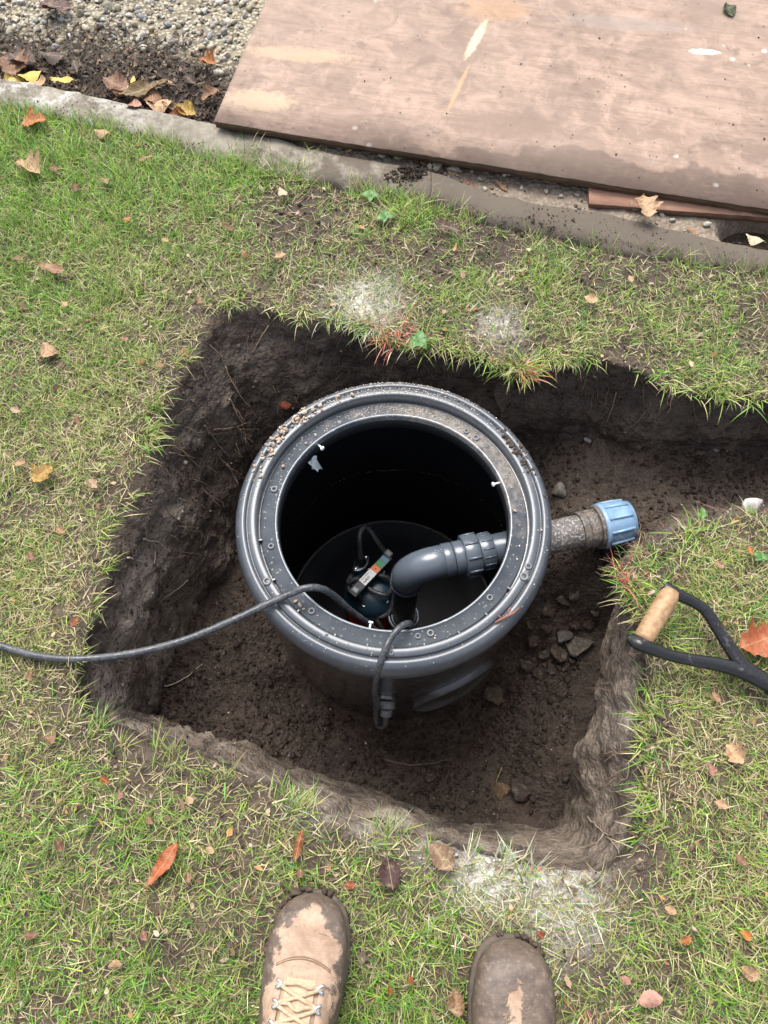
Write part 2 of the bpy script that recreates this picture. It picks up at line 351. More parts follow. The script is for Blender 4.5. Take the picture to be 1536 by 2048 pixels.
# blobs painted on the lawn as real differences of ground cover: photo position, radius in photo units
def blob_field(P, blobs):
    f = np.zeros(len(P))
    for u, v, r, a in blobs:
        c = G(u, v, 0); k = G(u+r, v, 0)[0]-c[0]
        f = np.maximum(f, a*np.exp(-(((P[:, 0]-c[0])**2+(P[:, 1]-c[1])**2)/(k*k))**1.3))
    return f
MUD = [(600, 440, 100, 1), (540, 410, 60, .8), (690, 350, 60, .9), (760, 520, 75, .7), (995, 490, 80, 1), (880, 525, 70, 1), (1290, 545, 85, .95), (1180, 560, 65, .95), (1070, 600, 50, .7), (640, 500, 80, .6), (480, 625, 55, .9), (1060, 690, 65, .9), (1270, 715, 75, .95), (700, 610, 70, .7), (1000, 645, 60, .8),
       (300, 1530, 60, .8), (235, 1495, 45, .9), (430, 1630, 55, .7), (1330, 1130, 40, .9), (1310, 1450, 45, .9), (1300, 1610, 60, .9), (970, 1730, 60, .5), (1130, 1800, 60, .35), (340, 1890, 70, .7), (130, 2000, 60, .5), (20, 1000, 50, .6), (220, 980, 40, .9), (1180, 1920, 60, .6), (800, 1760, 50, .8), (640, 1800, 70, .7), (1500, 640, 80, .85), (1450, 540, 70, .8),
       (120, 560, 40, .5), (1450, 480, 90, 1), (820, 360, 60, 1), (1130, 500, 40, .6), (1400, 560, 40, .7), (500, 1650, 70, .5), (650, 1700, 60, .6), (1270, 1720, 60, 1), (880, 1960, 60, .4), (270, 1700, 60, .6), (1400, 1700, 50, .5), (350, 640, 50, .5), (640, 580, 60, .7), (560, 560, 60, .5), (200, 1660, 50, .5), (60, 1560, 40, .5), (500, 1900, 60, .6), (430, 1760, 60, .5), (1340, 1960, 60, .5), (380, 560, 60, .35), (860, 620, 50, .6), (1420, 690, 40, .5)]
CHALK = [(735, 605, 60, 1), (1000, 648, 50, .55), (985, 1735, 85, .9), (1110, 1790, 95, .75), (700, 600, 60, .3), (1170, 1850, 60, .35), (760, 1620, 60, .35), (640, 1600, 50, .3), (880, 1690, 50, .45)]
STRAW = [(150, 930, 200, .8), (250, 800, 120, .6), (100, 1180, 170, .8), (1420, 1480, 170, .75), (1450, 1140, 100, .6), (1330, 1330, 90, .7), (700, 600, 90, .6), (1000, 620, 100, .6), (480, 1560, 140, .8), (1080, 1740, 170, .7), (300, 620, 100, .5), (1450, 1800, 170, .55), (200, 700, 120, .4), (1180, 740, 100, .5), (200, 500, 100, .3), (60, 1420, 120, .5)]
LUSH = [(60, 330, 170, .9), (220, 400, 170, .8), (420, 370, 110, .7), (820, 430, 60, 1), (100, 600, 120, .4), (580, 345, 70, .8), (1100, 560, 110, .4), (1400, 610, 120, .4), (500, 330, 90, .8), (950, 560, 90, .4), (60, 1700, 150, .5), (250, 1980, 150, .5), (800, 1900, 120, .5), (1430, 1930, 120, .5)]
RED = [(790, 672, 40, 1), (1050, 790, 26, 1), (1055, 745, 20, .7), (1255, 1150, 35, .8), (1105, 2015, 22, 1), (1180, 2035, 22, .8), (1225, 1735, 30, .8), (985, 760, 16, .5)]

# ------------------------------------------------------------ ground sheet
def lawn_z(x, y):
    p = P3(x, y); near = np.exp(-np.minimum(np.hypot(x, y-.5), 6)**2/6.0)
    return (.008*fbm(p, 3.2, 3, 2)+.005*fbm(p, 22, 3, 4))*near
def axis(lo, hi, step, far=45):
    a = np.arange(lo, hi+step*.5, step); o = []; s = step; v = hi
    while v < far: s *= 1.35; v += s; o.append(v)
    l = []; s = step; v = lo
    while v > -far: s *= 1.35; v -= s; l.append(v)
    return np.array(l[::-1]+list(a)+o)
gx, gy = axis(-1.05, 1.6, .009), axis(-.42, 1.4, .009)
XX, YY = np.meshgrid(gx, gy); X, Y = XX.ravel(), YY.ravel(); Z = lawn_z(X, Y)
beyond = Y-yk_near(X); Z = np.where(beyond > .02, -.05, Z)
pp = P3(X, Y); ins = in_poly(pp, TOP); dt = dist_poly(pp, TOP)
mask = np.zeros((len(X), 4)); mask[:, 2] = np.clip(1.0-blob_field(pp, MUD)*.9, 0, 1)*np.clip(dt/.05, 0, 1); mask[:, 1] = blob_field(pp, CHALK)
mask[:, 3] = np.clip((np.maximum(np.abs(X)-1.5, np.maximum(-.85-Y, 0)))/.25, 0, 1)
Fg = grid_faces(len(gy), len(gx)); bad = ins & (dt > .001)
Fg = Fg[~bad[Fg].any(1)]
ground = np_mesh('ground', np.stack([X, Y, Z], 1), Fg, M_SOIL, None, True, mask, 'mask'); tag(ground, kind='structure')

# ------------------------------------------------------------ pit walls
tv = np.concatenate([[-3, -2, -1], np.linspace(0, 1, 72), [1.1, 1.3, 1.6, 2.0]])
rowsV = []; mk = []
lft = np.clip((-.15-C[:, 0])/.12, 0, 1)*np.clip((C[:, 1]-.05)/.1, 0, 1); cut = np.clip(C[:, 7], 0, 1)*(1-lft)
prof_e = 1.15-.62*lft-.10*cut          # the left bank has a worn shoulder, the cut faces lean back
top = C[:, :2]; bot = C[:, 3:5]; zb = C[:, 5]; und = C[:, 6]; clay = np.clip(C[:, 7]+.22, 0, 1); foot = C[:, 8]
for t in tv:
    if t < 0:
        d = {-3: .05, -2: .03, -1: .012}[int(t)]; q = top+OUTN*d; z = lawn_z(q[:, 0], q[:, 1])+{-3: -.012, -2: .0015, -1: .0015}[int(t)]; q = q.copy()
    elif t <= 1:
        # turf layer stands nearly straight, then the wall leans towards its foot
        h = (t**prof_e)[:, None]; q = top*(1-h)+bot*h
        q = q+OUTN*(und*np.sin(math.pi*min(1, t*1.25)**.6))[:, None]
        z = lawn_z(top[:, 0], top[:, 1])*(1-t)+zb*t
        z = z-.010*math.exp(-((t)/.03)**2)*0
    else:
        k = t-1; q = bot+OUTN*(foot*k*1.2)[:, None]; z = zb-.14*k
    rowsV.append(np.column_stack([q, z])); 
    lw = 1.0 if t <= 0 else max(0, 1-t/.05)
    mk.append(np.column_stack([clay*np.clip((t-.06)/.12, 0, 1)*(1 if t <= 1 else .2), blob_field(np.column_stack([q, z]), CHALK)*(1 if t < .03 else 0), np.full(NC, lw*.45), np.zeros(NC)]))
WV = np.concatenate(rowsV); MK = np.concatenate(mk); tt = np.repeat(tv, NC); cl = np.tile(cut, len(tv)); on = np.tile(OUTN, (len(tv), 1))
amp = np.clip((tt+.0)/.08, 0, 1); ro = 1-.78*cl
big = fbm(WV, 7, 3, 21); med = fbm(WV, 24, 3, 31, ridge=True); fine = fbm(WV, 75, 3, 41)
streak = fbm(WV*np.array([1, 1, .25]), 45, 3, 51)
disp = amp*(ro*(.030*big+.010*med)+.0055*fine*ro+cl*(.018*big+.006*med+.0012*fine))
WV[:, :2] += on*disp[:, None]; WV[:, 2] += amp*ro*(.012*fbm(WV, 16, 3, 61)+.004*fine)
# left slope: a broad worn bank with a spade-cut ledge
wall = np_mesh('pit_wall', WV, grid_faces(len(tv), NC, True), M_SOIL, None, True, MK, 'mask'); tag(wall, kind='structure')

# ------------------------------------------------------------ pit floor and trench bed
TC = np.array([.0175, .5565]); ZR = 0.0         # chamber axis and rim height
ctrl = [tuple(r[3:6]) for r in rows] + [(.02, .25, -.60), (-.12, .26, -.58), (.14, .27, -.60), (-.2, .33, -.54), (.24, .34, -.57), (.29, .42, -.52), (-.25, .42, -.48), (-.3, .52, -.43), (0, .87, -.36), (.5, .62, -.215), (.42, .66, -.222), (.42, .57, -.235), (.36, .50, -.38), (.33, .60, -.30), (.9, .68, -.2), (1.2, .68, -.19), (.1, .12, -.55), (-.15, .15, -.52), (.25, .15, -.55), (-.3, .25, -.46)] + [(r[3]+.05*0, r[4], -.45) for r in rows[22:27]]
ctrl = [c for k, c in enumerate(ctrl) if not (22 <= k <= 27)] + [(.44, .30, -.47), (.45, .36, -.46), (.46, .43, -.42), (.45, .22, -.5)]
ctrl = np.array(ctrl)
fx, fy = np.arange(-.62, 1.55, .0046), np.arange(-.06, .98, .0046)
XX, YY = np.meshgrid(fx, fy); X, Y = XX.ravel(), YY.ravel()
def floor_z(x, y, rough=True):
    num = 0; den = 0
    for a, b, c in ctrl:
        w = 1/((x-a)**2+(y-b)**2+.0025)**1.6; num = num+w*c; den = den+w
    z = num/den
    if rough:
        p = P3(x, y)
        z = z+.014*fbm(p, 9, 3, 71)+.006*fbm(p, 26, 3, 73, ridge=True)+.004*fbm(p, 55, 2, 74)+.006*np.maximum(fbm(p, 80, 3, 75), -.2)
    return z
Z = floor_z(X, Y)
pp = P3(X, Y); keep = in_poly(pp, BOT) | (dist_poly(pp, BOT) < .05+.05*((X > .3) & (Y < .45))); keep &= np.hypot(X-TC[0], Y-TC[1]) > .262; Ff = grid_faces(len(fy), len(fx)); Ff = Ff[keep[Ff].all(1)]
used = np.unique(Ff); rm = np.zeros(len(X), int); rm[used] = np.arange(len(used))
mf = np.zeros((len(used), 4)); mf[:, 0] = .10*np.clip((X[used]-.33)/.1, 0, 1)
floor = np_mesh('pit_floor', np.stack([X, Y, Z], 1)[used], rm[Ff], M_SOIL, None, True, mf, 'mask'); tag(floor, kind='structure')

# ------------------------------------------------------------ gravel bed behind the kerb
def gravel_z(x, y):
    c = G(1505, 462, 0); hole = np.exp(-(((x-c[0]-.02)/.07)**2+((y-c[1])/.045)**2)**1.5)
    near = np.exp(-np.minimum(np.hypot(x, y-1.5), 6)**2/8.0)
    return -.016+.018*np.clip((x+.30)/.15, 0, 1)+near*(.006*fbm(P3(x, y), 6, 3, 81)+.004*fbm(P3(x, y), 45, 3, 83))-.13*hole
qx, qy = axis(-1.3, 1.1, .011), axis(1.0, 2.3, .011)
qy = qy[qy > .9]
XX, YY = np.meshgrid(qx, qy); X, Y = XX.ravel(), YY.ravel(); Z = gravel_z(X, Y); Fq = grid_faces(len(qy), len(qx)); ok = Y > yk_far(X)-.035; Fq = Fq[ok[Fq].all(1)]
def gravel_material():
    t = NT('gravel_bed'); c = t.coord(); cell = t.voro(c, 95, 'Color'); d = t.voro(c, 95); n = t.noise(c, 30, 5); a = t.attr('mask')
    base = t.mix(t.ramp(n, [(.3, 0), (.7, 1)]), (.085, .072, .048), (.22, .19, .13))
    st = t.mix(t.math('MULTIPLY', t.ramp(d, [(.3, 1), (.55, 0)]), .7), base, (.42, .38, .30))
    mud = t.mix(t.ramp(t.noise(c, 70, 4), [(.3, 0), (.7, 1)]), (.022, .017, .013), (.065, .05, .038))
    beige = t.mix(t.ramp(t.noise(c, 55, 5, .7), [(.3, 0), (.7, 1)]), (.12, .092, .068), (.27, .215, .165)); col = t.mix(t.maprange(t.sep(c)[0], -.3, -.2, 0, .85), t.mix(a, st, mud), beige)
    return t.fin(col, .9, .25, 0, t.bump(t.math('SUBTRACT', n, d), .9, .006))
dk = Y-yk_far(X); pm = np.clip(1.3-(dk-.08)/.16+.6*fbm(P3(X, Y), 9, 3, 88), 0, 1)*np.clip((-.30-X)/.1, 0, 1); mg = np.stack([pm]*3, 1)
gravel = np_mesh('gravel_bed', np.stack([X, Y, Z], 1), Fq, gravel_material(), None, True, mg, 'mask'); tag(gravel, kind='structure')

# ------------------------------------------------------------ kerb
def kerb_material():
    t = NT('weathered_concrete'); c = t.coord(); n = t.noise(c, 7, 6, .65); f = t.noise(c, 90, 4, .7); m = t.noise(c, 16, 5, .7, .5)
    col = t.mix(t.ramp(n, [(.35, 0), (.65, 1)]), (.115, .10, .074), (.225, .20, .158))
    col = t.mix(t.ramp(f, [(.45, 0), (.7, .35)]), col, (.36, .33, .28))
    x = t.sep(c)
    wet = t.maprange(x[0], -.45, .35, .0, .36)
    mud = t.ramp(t.math('ADD', m, t.math('SUBTRACT', wet, .10)), [(.42, 0), (.60, .9)])
    col = t.mix(mud, col, (.085, .068, .052))
    wh = t.math('MULTIPLY', t.maprange(x[0], -.4, -.75, 0, 1), t.ramp(t.noise(c, 22, 5, .75), [(.48, 0), (.62, 1)]))
    col = t.mix(t.math('MULTIPLY', wh, .6), col, (.55, .54, .50))
    return t.fin(col, .9, .25, 0, t.bump(t.math('ADD', t.math('MULTIPLY', n, .6), t.math('MULTIPLY', f, .5)), .6, .004))
M_KERB = kerb_material()
def kerb(a, b, label):
    F_, N_ = catmull(kf[a:b], 14), catmull(kn[a:b], 14); n = len(F_); prof = [(-.0, -.10), (0, -.012), (.03, -.003), (.10, .001), (.3, .003), (.6, .002), (.85, -.002), (.95, -.010), (1.0, -.026), (1.02, -.10)]
    V = []
    for s, dz in prof:
        q = F_*(1-s)+N_*s; q = q.copy(); q[:, 2] = KZ+dz; k = fbm(q, 9, 4, 91); q[:, 2] += .008*k*(dz > -.05)+.005*fbm(q, 28, 4, 92); q[:, 1] += (.006+.012*s)*fbm(q, 6, 3, 93)+(.003+.006*s)*fbm(q, 30, 3, 94); V.append(q)
    V = np.concatenate(V); m = len(prof); F = [grid_faces(m, n)]
    V = np.concatenate([V, V[[0]], V[[n-1]]])
    F.append(np.array([[k*n, (k+1)*n, m*n] for k in range(m-1)])); F.append(np.array([[(k+1)*n+n-1, k*n+n-1, m*n+1] for k in range(m-1)]))
    return tag(np_mesh('kerb_edging', V, F, M_KERB), label, 'kerb')
kerb(0, 11, 'pale curved concrete kerb between lawn and dead leaves, under corner of plywood')
k2 = kerb(10, 19, 'mud-smeared concrete kerb running past end of small brown board')
k2.location.x = .0008

# ------------------------------------------------------------ boards
def ply_material(name, a, b, wet, scratches):
    t = NT(name); c = t.coord(); x = t.sep(c)
    g = t.noise(t.mapping(c, (3.0, 13, 13)), 1.8, 8, .72, 1.2); bl = t.noise(c, 4.5, 5, .6, .4); fi = t.noise(t.mapping(c, (8, 160, 160)), 1, 4, .6)
    col = t.mix(t.ramp(g, [(.3, 0), (.7, 1)]), a, b)
    col = t.mix(t.ramp(bl, [(.40, 0), (.68, .7)]), col, tuple(v*.62 for v in a)); b2 = t.noise(c, 17, 6, .7, .6); col = t.mix(t.ramp(b2, [(.46, 0), (.66, .65)]), col, tuple(v*1.18 for v in b)); b3 = t.noise(t.mapping(c, loc=(5, 2, 0)), 9, 7, .75, .8); col = t.mix(t.ramp(b3, [(.50, 0), (.68, .55)]), col, tuple(v*.55 for v in a))
    col = t.mix(t.ramp(fi, [(.5, 0), (.75, .35)]), col, tuple(v*.5 for v in a))
    if wet:
        # damp stain along the long edge, soaked in from below
        edge = t.math('ADD', x[1], t.math('MULTIPLY', t.math('SUBTRACT', t.noise(c, 5.5, 4, .55), .5), .30))
        shape = t.maprange(x[0], .25, .80, -.05, .075)
        stain = t.math('MULTIPLY', t.ramp(t.math('SUBTRACT', edge, shape), [(.0, 1), (.012, 0)]), t.ramp(t.noise(c, 30, 4, .7), [(.25, .6), (.5, 1)]))
        col = t.mix(t.math('MULTIPLY', stain, .66), col, (.085, .056, .043))
        # splashes of mud
        sp = t.math('MULTIPLY', t.ramp(t.noise(c, 21, 5, .7, .3), [(.60, 0), (.70, 1)]), .6); col = t.mix(sp, col, (.085, .064, .05))
        s2 = t.math('MULTIPLY', t.ramp(t.voro(c, 36), [(.10, 1), (.17, 0)]), t.ramp(t.noise(c, 7, 3), [(.5, 0), (.6, 1)])); col = t.mix(t.math('MULTIPLY', s2, .75), col, (.07, .055, .042))
        s3 = t.math('MULTIPLY', t.ramp(t.voro(t.mapping(c, loc=(.3, .2, 0)), 19), [(.08, 1), (.15, 0)]), t.ramp(t.noise(c, 5, 3), [(.55, 0), (.62, 1)])); col = t.mix(t.math('MULTIPLY', s3, .7), col, (.62, .58, .52))
        lo = t.ramp(t.noise(c, 2.2, 4, .6), [(.45, 0), (.7, .6)]); col = t.mix(lo, col, (.20, .145, .11))
    for (cx, cy, ang, L, w, cc, st) in scratches:
        mp = t.sep(t.mapping(t.mapping(c, loc=(-cx, -cy, 0)), (1/L, 1/w, 0), (0, 0, 0)) if not ang else t.mapping(t.mapping(t.mapping(c, loc=(-cx, -cy, 0)), rot=(0, 0, -ang)), (1/L, 1/w, 0)))
        r = t.math('ADD', t.math('POWER', mp[0], 2.0), t.math('POWER', t.math('ABSOLUTE', mp[1]), 2.0))
        r = t.math('ADD', r, t.math('MULTIPLY', t.math('SUBTRACT', t.noise(c, 60, 5, .75), .5), 2.2))
        col = t.mix(t.math('MULTIPLY', t.ramp(r, [(.35, 1), (.95, 0)]), st), col, cc)
    return t.fin(col, .68, .3, 0, t.bump(t.math('ADD', g, t.math('MULTIPLY', fi, .4)), .35, .0015))
def edge_material(name, a, b):
    t = NT(name); c = t.coord(); z = t.sep(c)[2]
    w = t.ramp(t.math('FRACT', t.math('MULTIPLY', z, 1/.0045)), [(.1, 0), (.4, 1), (.6, 1), (.9, 0)]); n = t.noise(t.mapping(c, (8, 8, 120)), 2, 5, .6)
    col = t.mix(t.math('MULTIPLY', w, .7), a, b); col = t.mix(t.ramp(n, [(.4, .75), (.7, 0)]), col, tuple(v*.45 for v in a))
    return t.fin(col, .8, .25, 0, t.bump(n, .6, .002))
def board(name, p0, p1, depth, length, ztop, th, mtop, medge, label, tilt=(0, 0), far_dir=None, notch=0):
    d = p1[:2]-p0[:2]; ang = math.atan2(d[1], d[0]); e = empty(name, (p0[0], p0[1], ztop-th), ang)
    e.rotation_euler = (tilt[0], tilt[1], ang)
    nx = 260; xs = np.linspace(0, length, nx)
    jag = .003*fbm(P3(xs, xs*0), 5, 3, 101)+.002*fbm(P3(xs, xs*0), 60, 3, 102)-notch*np.exp(-((xs-.86)/.05)**2)*0
    # veneer: a thin face sheet with worn edge, core below set a little back
    ny = 12; V = []
    for s in np.linspace(0, 1, ny): V.append(np.stack([xs, jag*(1-s)+s*depth+np.zeros(nx), np.full(nx, th)+.0009*fbm(P3(xs, np.full(nx, s*depth)), 3, 2, 103)], 1))
    V = np.concatenate(V); W_ = V.copy(); W_[:, 2] = th-.0025
    nn = len(V); F = [grid_faces(ny, nx), grid_faces(ny, nx)[:, ::-1]+nn]
    bd = list(range(nx))+[k*nx+nx-1 for k in range(1, ny)]+[(ny-1)*nx+k for k in range(nx-2, -1, -1)]+[k*nx for k in range(ny-2, 0, -1)]
    F.append(np.array([[bd[i], bd[i]+nn, bd[(i+1) % len(bd)]+nn, bd[(i+1) % len(bd)]] for i in range(len(bd))]))
    np_mesh('face_veneer', np.concatenate([V, W_]), F, mtop, e, False)
    V2 = np.concatenate([V, V]); V2[:, 1] = np.where(V2[:, 1] < .1, V2[:, 1]+.0018+.0015*fbm(V2, 90, 2, 105), V2[:, 1]-.002); V2[:, 0] = V2[:, 0]*(1-.004/length)+.002; V2[:nn, 2] = th-.0024; V2[nn:, 2] = 0
    np_mesh('core', V2, [F[0], F[1], F[2]], medge, e, False)
    return tag(e, label, 'plywood')
ZB = .040
p0, p1, pl = G(427, 243, ZB), G(1536, 418, ZB), G(508, 0, ZB)
LD = (p1-p0)[:2]; LD = LD/np.linalg.norm(LD)
def bl(u, v):      # board coordinates of a photo position on its top
    q = G(u, v, ZB)[:2]-p0[:2]; return float(q.dot(LD)), float(q.dot(np.array([-LD[1], LD[0]])))
s1, s2, s3 = bl(952, 80), bl(1407, 106), bl(915, 180)
scr = [(s1[0], s1[1], math.radians(80), .085, .013, (.52, .41, .27), .8), (s3[0], s3[1], math.radians(82), .10, .006, (.36, .23, .115), .7), (s2[0], s2[1], math.radians(8), .042, .011, (.62, .59, .55), .9), (*bl(1250, 50), .1, .2, .03, (.21, .17, .145), .6), (*bl(990, 20), .1, .10, .05, (.30, .18, .095), .55), (*bl(1000, 250), .1, .16, .05, (.17, .115, .085), .65), (*bl(600, 110), .1, .16, .03, (.40, .285, .175), .5), (*bl(520, 200), .1, .10, .04, (.42, .31, .20), .6)]
M_PLY = ply_material('plywood_face', (.190, .127, .094), (.310, .220, .165), True, scr)
M_PLYE = edge_material('plywood_edge', (.075, .045, .027), (.20, .13, .08))
board('plywood_sheet', p0, p1, 1.22, 2.44, ZB, .018, M_PLY, M_PLYE, 'large weathered plywood sheet with damp stain lying over the gravel', (R(.4), 0))
q0, q1 = G(1178, 408, .018), G(1536, 434, .018)
M_PLY2 = ply_material('brown_board_face', (.26, .135, .085), (.36, .20, .135), False, [])
board('brown_board', q0, q1, .5, 1.4, .018, .018, M_PLY2, edge_material('brown_board_edge', (.13, .07, .045), (.22, .125, .08)), 'small reddish brown board poking out beneath the large plywood sheet')

# ------------------------------------------------------------ pump chamber
def plastic(name, base, rough, dust, speck, bump=.1, coat=0):
    t = NT(name); c = t.coord(); n = t.noise(c, 12, 5, .6); s = t.noise(t.mapping(c, (30, 30, 4)), 1.5, 5, .65); f = t.noise(c, 140, 4, .7)
    col = t.mix(t.math('MULTIPLY', t.ramp(n, [(.35, 0), (.7, 1)]), dust), base, (.17, .165, .155))
    col = t.mix(t.math('MULTIPLY', t.ramp(s, [(.55, 0), (.75, 1)]), dust*.7), col, (.22, .21, .20))
    sp = t.math('MULTIPLY', t.ramp(t.voro(c, 85), [(.10, 1), (.2, 0)]), t.ramp(t.noise(c, 20, 3), [(.48, 0), (.6, 1)]))
    col = t.mix(t.math('MULTIPLY', sp, speck), col, (.55, .52, .47))
    rg = t.math('ADD', rough, t.math('MULTIPLY', n, .22))
    t.fin(col, rg, .5, 0, t.bump(t.math('ADD', s, t.math('MULTIPLY', f, .3)), bump, .002))
    if coat: t.b.inputs['Coat Weight'].default_value = coat; t.b.inputs['Coat Roughness'].default_value = .22
    return t.m, t
M_RIM = plastic('black_plastic_rim_skylit', (.042, .050, .062), .26, .22, .25, .03, .35)[0]  # black plastic with sky reflection painted in as a lighter bluish base
M_BODY = plastic('black_plastic_body_shaded', (.010, .011, .0125), .16, .12, .05, .22, .8)[0]  # same plastic, base darkened to paint in the shade on the outer wall
M_INNER, _t = plastic('black_plastic_inside_shaded', (.0045, .005, .006), .45, .008, .01, .15); _t.b.inputs['Specular IOR Level'].default_value = .22  # same plastic again, shade of the deep interior painted into its base
def ledge_material():
    t = NT('dusty_ledge'); c = t.coord(); x = t.sep(c); n = t.noise(c, 26, 5, .7); f = t.noise(c, 110, 4, .7)
    base = t.mix(t.ramp(n, [(.35, 0), (.7, .8)]), (.060, .070, .084), (.105, .115, .128))  # bluish grey base paints sky reflection onto the black plastic
    # grey mortar dust left on the far and right-hand side
    side = t.math('ADD', t.math('MULTIPLY', x[1], 2.6), t.math('MULTIPLY', x[0], 2.2))
    d = t.ramp(t.math('ADD', side, t.math('MULTIPLY', t.math('SUBTRACT', n, .5), 1.4)), [(.32, 0), (.75, 1)])
    dustc = t.mix(t.ramp(f, [(.35, 0), (.65, 1)]), (.135, .118, .10), (.34, .32, .295))
    col = t.mix(t.math('MULTIPLY', d, .85), base, dustc)
    sp = t.ramp(t.voro(c, 95), [(.10, 1), (.22, 0)]); col = t.mix(t.math('MULTIPLY', sp, .5), col, (.5, .46, .4))
    t.b.inputs['Coat Weight'].default_value = .6; t.b.inputs['Coat Roughness'].default_value = .2; return t.fin(col, .30, .5, 0, t.bump(f, .12, .0012))
M_LEDGE = ledge_material()
ch = empty('pump_chamber', (TC[0], TC[1], -.66)); tag(ch, 'black round plastic pump chamber standing open in the dug pit', 'pump chamber')
zo = .66; zl = zo-.022                             # rim top and ledge height in local space
ri, ro_ = .2125, .286
rim_prof = [(.2445, zl-.006), (.2445, zo-.004), (.2455, zo-.001), (.248, zo), (.2595, zo), (.2600, zo-.001), (.2604, zo-.007), (.2622, zo-.0085), (.2640, zo-.007), (.2650, zo-.0015), (.272, zo-.003), (.277, zo-.0065), (.2815, zo-.013), (.2848, zo-.022), (.2862, zo-.032), (.2855, zo-.043), (.2835, zo-.052), (.2812, zo-.058), (.2806, zo-.060)]
lathe('rim', rim_prof[::-1], M_RIM, ch, 160)
led_prof = [(ri-.003, zl-.016), (ri-.003, zl+.001), (ri-.0022, zl+.003), (ri, zl+.0035), (ri+.0018, zl+.003), (ri+.0024, zl), (.2390, zl-.0002), (.2402, zl-.002), (.2412, zl-.006), (.2430, zl-.0065), (.2447, zl-.0055)]
lathe('seat_ledge', led_prof[::-1], M_LEDGE, ch, 160)
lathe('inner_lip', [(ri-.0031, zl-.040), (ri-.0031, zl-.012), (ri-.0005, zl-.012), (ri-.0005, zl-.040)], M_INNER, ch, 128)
body_prof = [(.2812, zo-.0585), (.2795, zo-.062), (.2785, zo-.08), (.2775, zo-.20), (.2735, zo-.45), (.270, .0)]
lathe('body', body_prof, M_BODY, ch, 128)
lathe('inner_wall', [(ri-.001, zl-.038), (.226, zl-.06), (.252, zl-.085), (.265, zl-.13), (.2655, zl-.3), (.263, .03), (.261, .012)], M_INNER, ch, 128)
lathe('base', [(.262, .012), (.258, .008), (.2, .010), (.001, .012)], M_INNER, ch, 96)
lathe('base_seam', [(.2616, .018), (.2596, .020), (.2575, .014), (.2570, .009)], plastic('seam_dirt', (.09, .085, .075), .6, .6, .6)[0], ch, 160)
def polar(r, a, z): return np.array([r*math.cos(a), r*math.sin(a), z])
def rel(u, v, z):
    q = G(u, v, z); return q[0]-TC[0], q[1]-TC[1]
M_BOSS = simple('boss_plastic', (.10, .105, .11), .4, .5, 0, .2)
for u, v, r in [(548, 978, .0065), (952, 875, .0065), (861, 1266, .0065), (1041, 1159, .008), (538, 1170, .0075), (542, 1092, .006), (623, 1222, .0062), (836, 1272, .0055), (980, 1195, .0062), (782, 1306, .005), (1048, 1139, .006), (933, 862, .0055)]:
    x, y = rel(u, v, ZR-.02); a = math.atan2(y, x); onring = math.hypot(x, y) > .2440
    rr = .2535 if onring else min(max(math.hypot(x, y), .222), .233); z0 = zo if onring else zl; p = polar(rr, a, 0)
    lathe('screw_boss', [(r, z0-.002), (r, z0+.0022), (r-.0008, z0+.003), (r*.55, z0+.003), (r*.45, z0+.002), (r*.42, z0-.001), (.0002, z0-.001)][::-1], M_BOSS, ch, 20, p[:2])
for k, a in enumerate([-2.32, -2.0, -1.76, -1.58, -1.36, -1.1, -.86, -.60, -2.62, -2.95]):    # small ribs across the groove
    M_ = Matrix.Translation(Vector(polar(.2430, a, zl-.001))) @ Matrix.Rotation(a, 4, 'Z')
    bm_obj('rib', box_bm(.010, .0035, .010, .0008, M_), M_BODY, ch)
# seam line round the body under the shoulder
lathe('seam', [(.2789, zo-.0745), (.2802, zo-.0765), (.2789, zo-.0785)], M_RIM, ch, 128)
# blanking plate on the wall
def wall_plate(name, a0, z0, w, h, th, mat, n=40, R0=.2760, cut=.35, infl=0):
    V = []; k = 44; ang = np.linspace(0, 2*math.pi, k, endpoint=False)
    for s, off in [(1.0, -.004), (1.0, th*.85), (.97, th), (.86, th), (.845, th*.72), (.0, th*.72)]:
        sx = np.sign(np.cos(ang))*np.abs(np.cos(ang))**cut*s*w/2; sy = np.sign(np.sin(ang))*np.abs(np.sin(ang))**(cut+.3)*s*h/2
        aa = a0+sx/R0; rr = R0+off; V.append(np.stack([rr*np.cos(aa), rr*np.sin(aa), z0+sy], 1))
    return np_mesh(name, np.concatenate(V), grid_faces(6, k, True), mat, ch)
wall_plate('blanking_plate', R(-62.5), zo-.345, .190, .165, .0135, plastic('plate_plastic', (.022, .024, .027), .3, .35, .1, .1, .3)[0], cut=.72)
# cable gland on the wall
ga = R(-92.5); gz = zo-.262; M_GL = simple('grey_gland', (.11, .115, .12), .45, .5)
g0, g1 = polar(.272, ga, gz), polar(.286, ga, gz); gd = polar(1, ga, 0)
cyl_between('gland_flange', g0, g1, .021, M_BODY, ch, seg=24)
cyl_between('gland_nut', g1-gd*.001, g1+gd*.014-np.array([0, 0, .003]), .017, M_GL, ch, seg=6)
cyl_between('gland_collar', g1+gd*.013-np.array([0, 0, .003]), g1+gd*.024-np.array([0, 0, .012]), .012, M_GL, ch, seg=16)

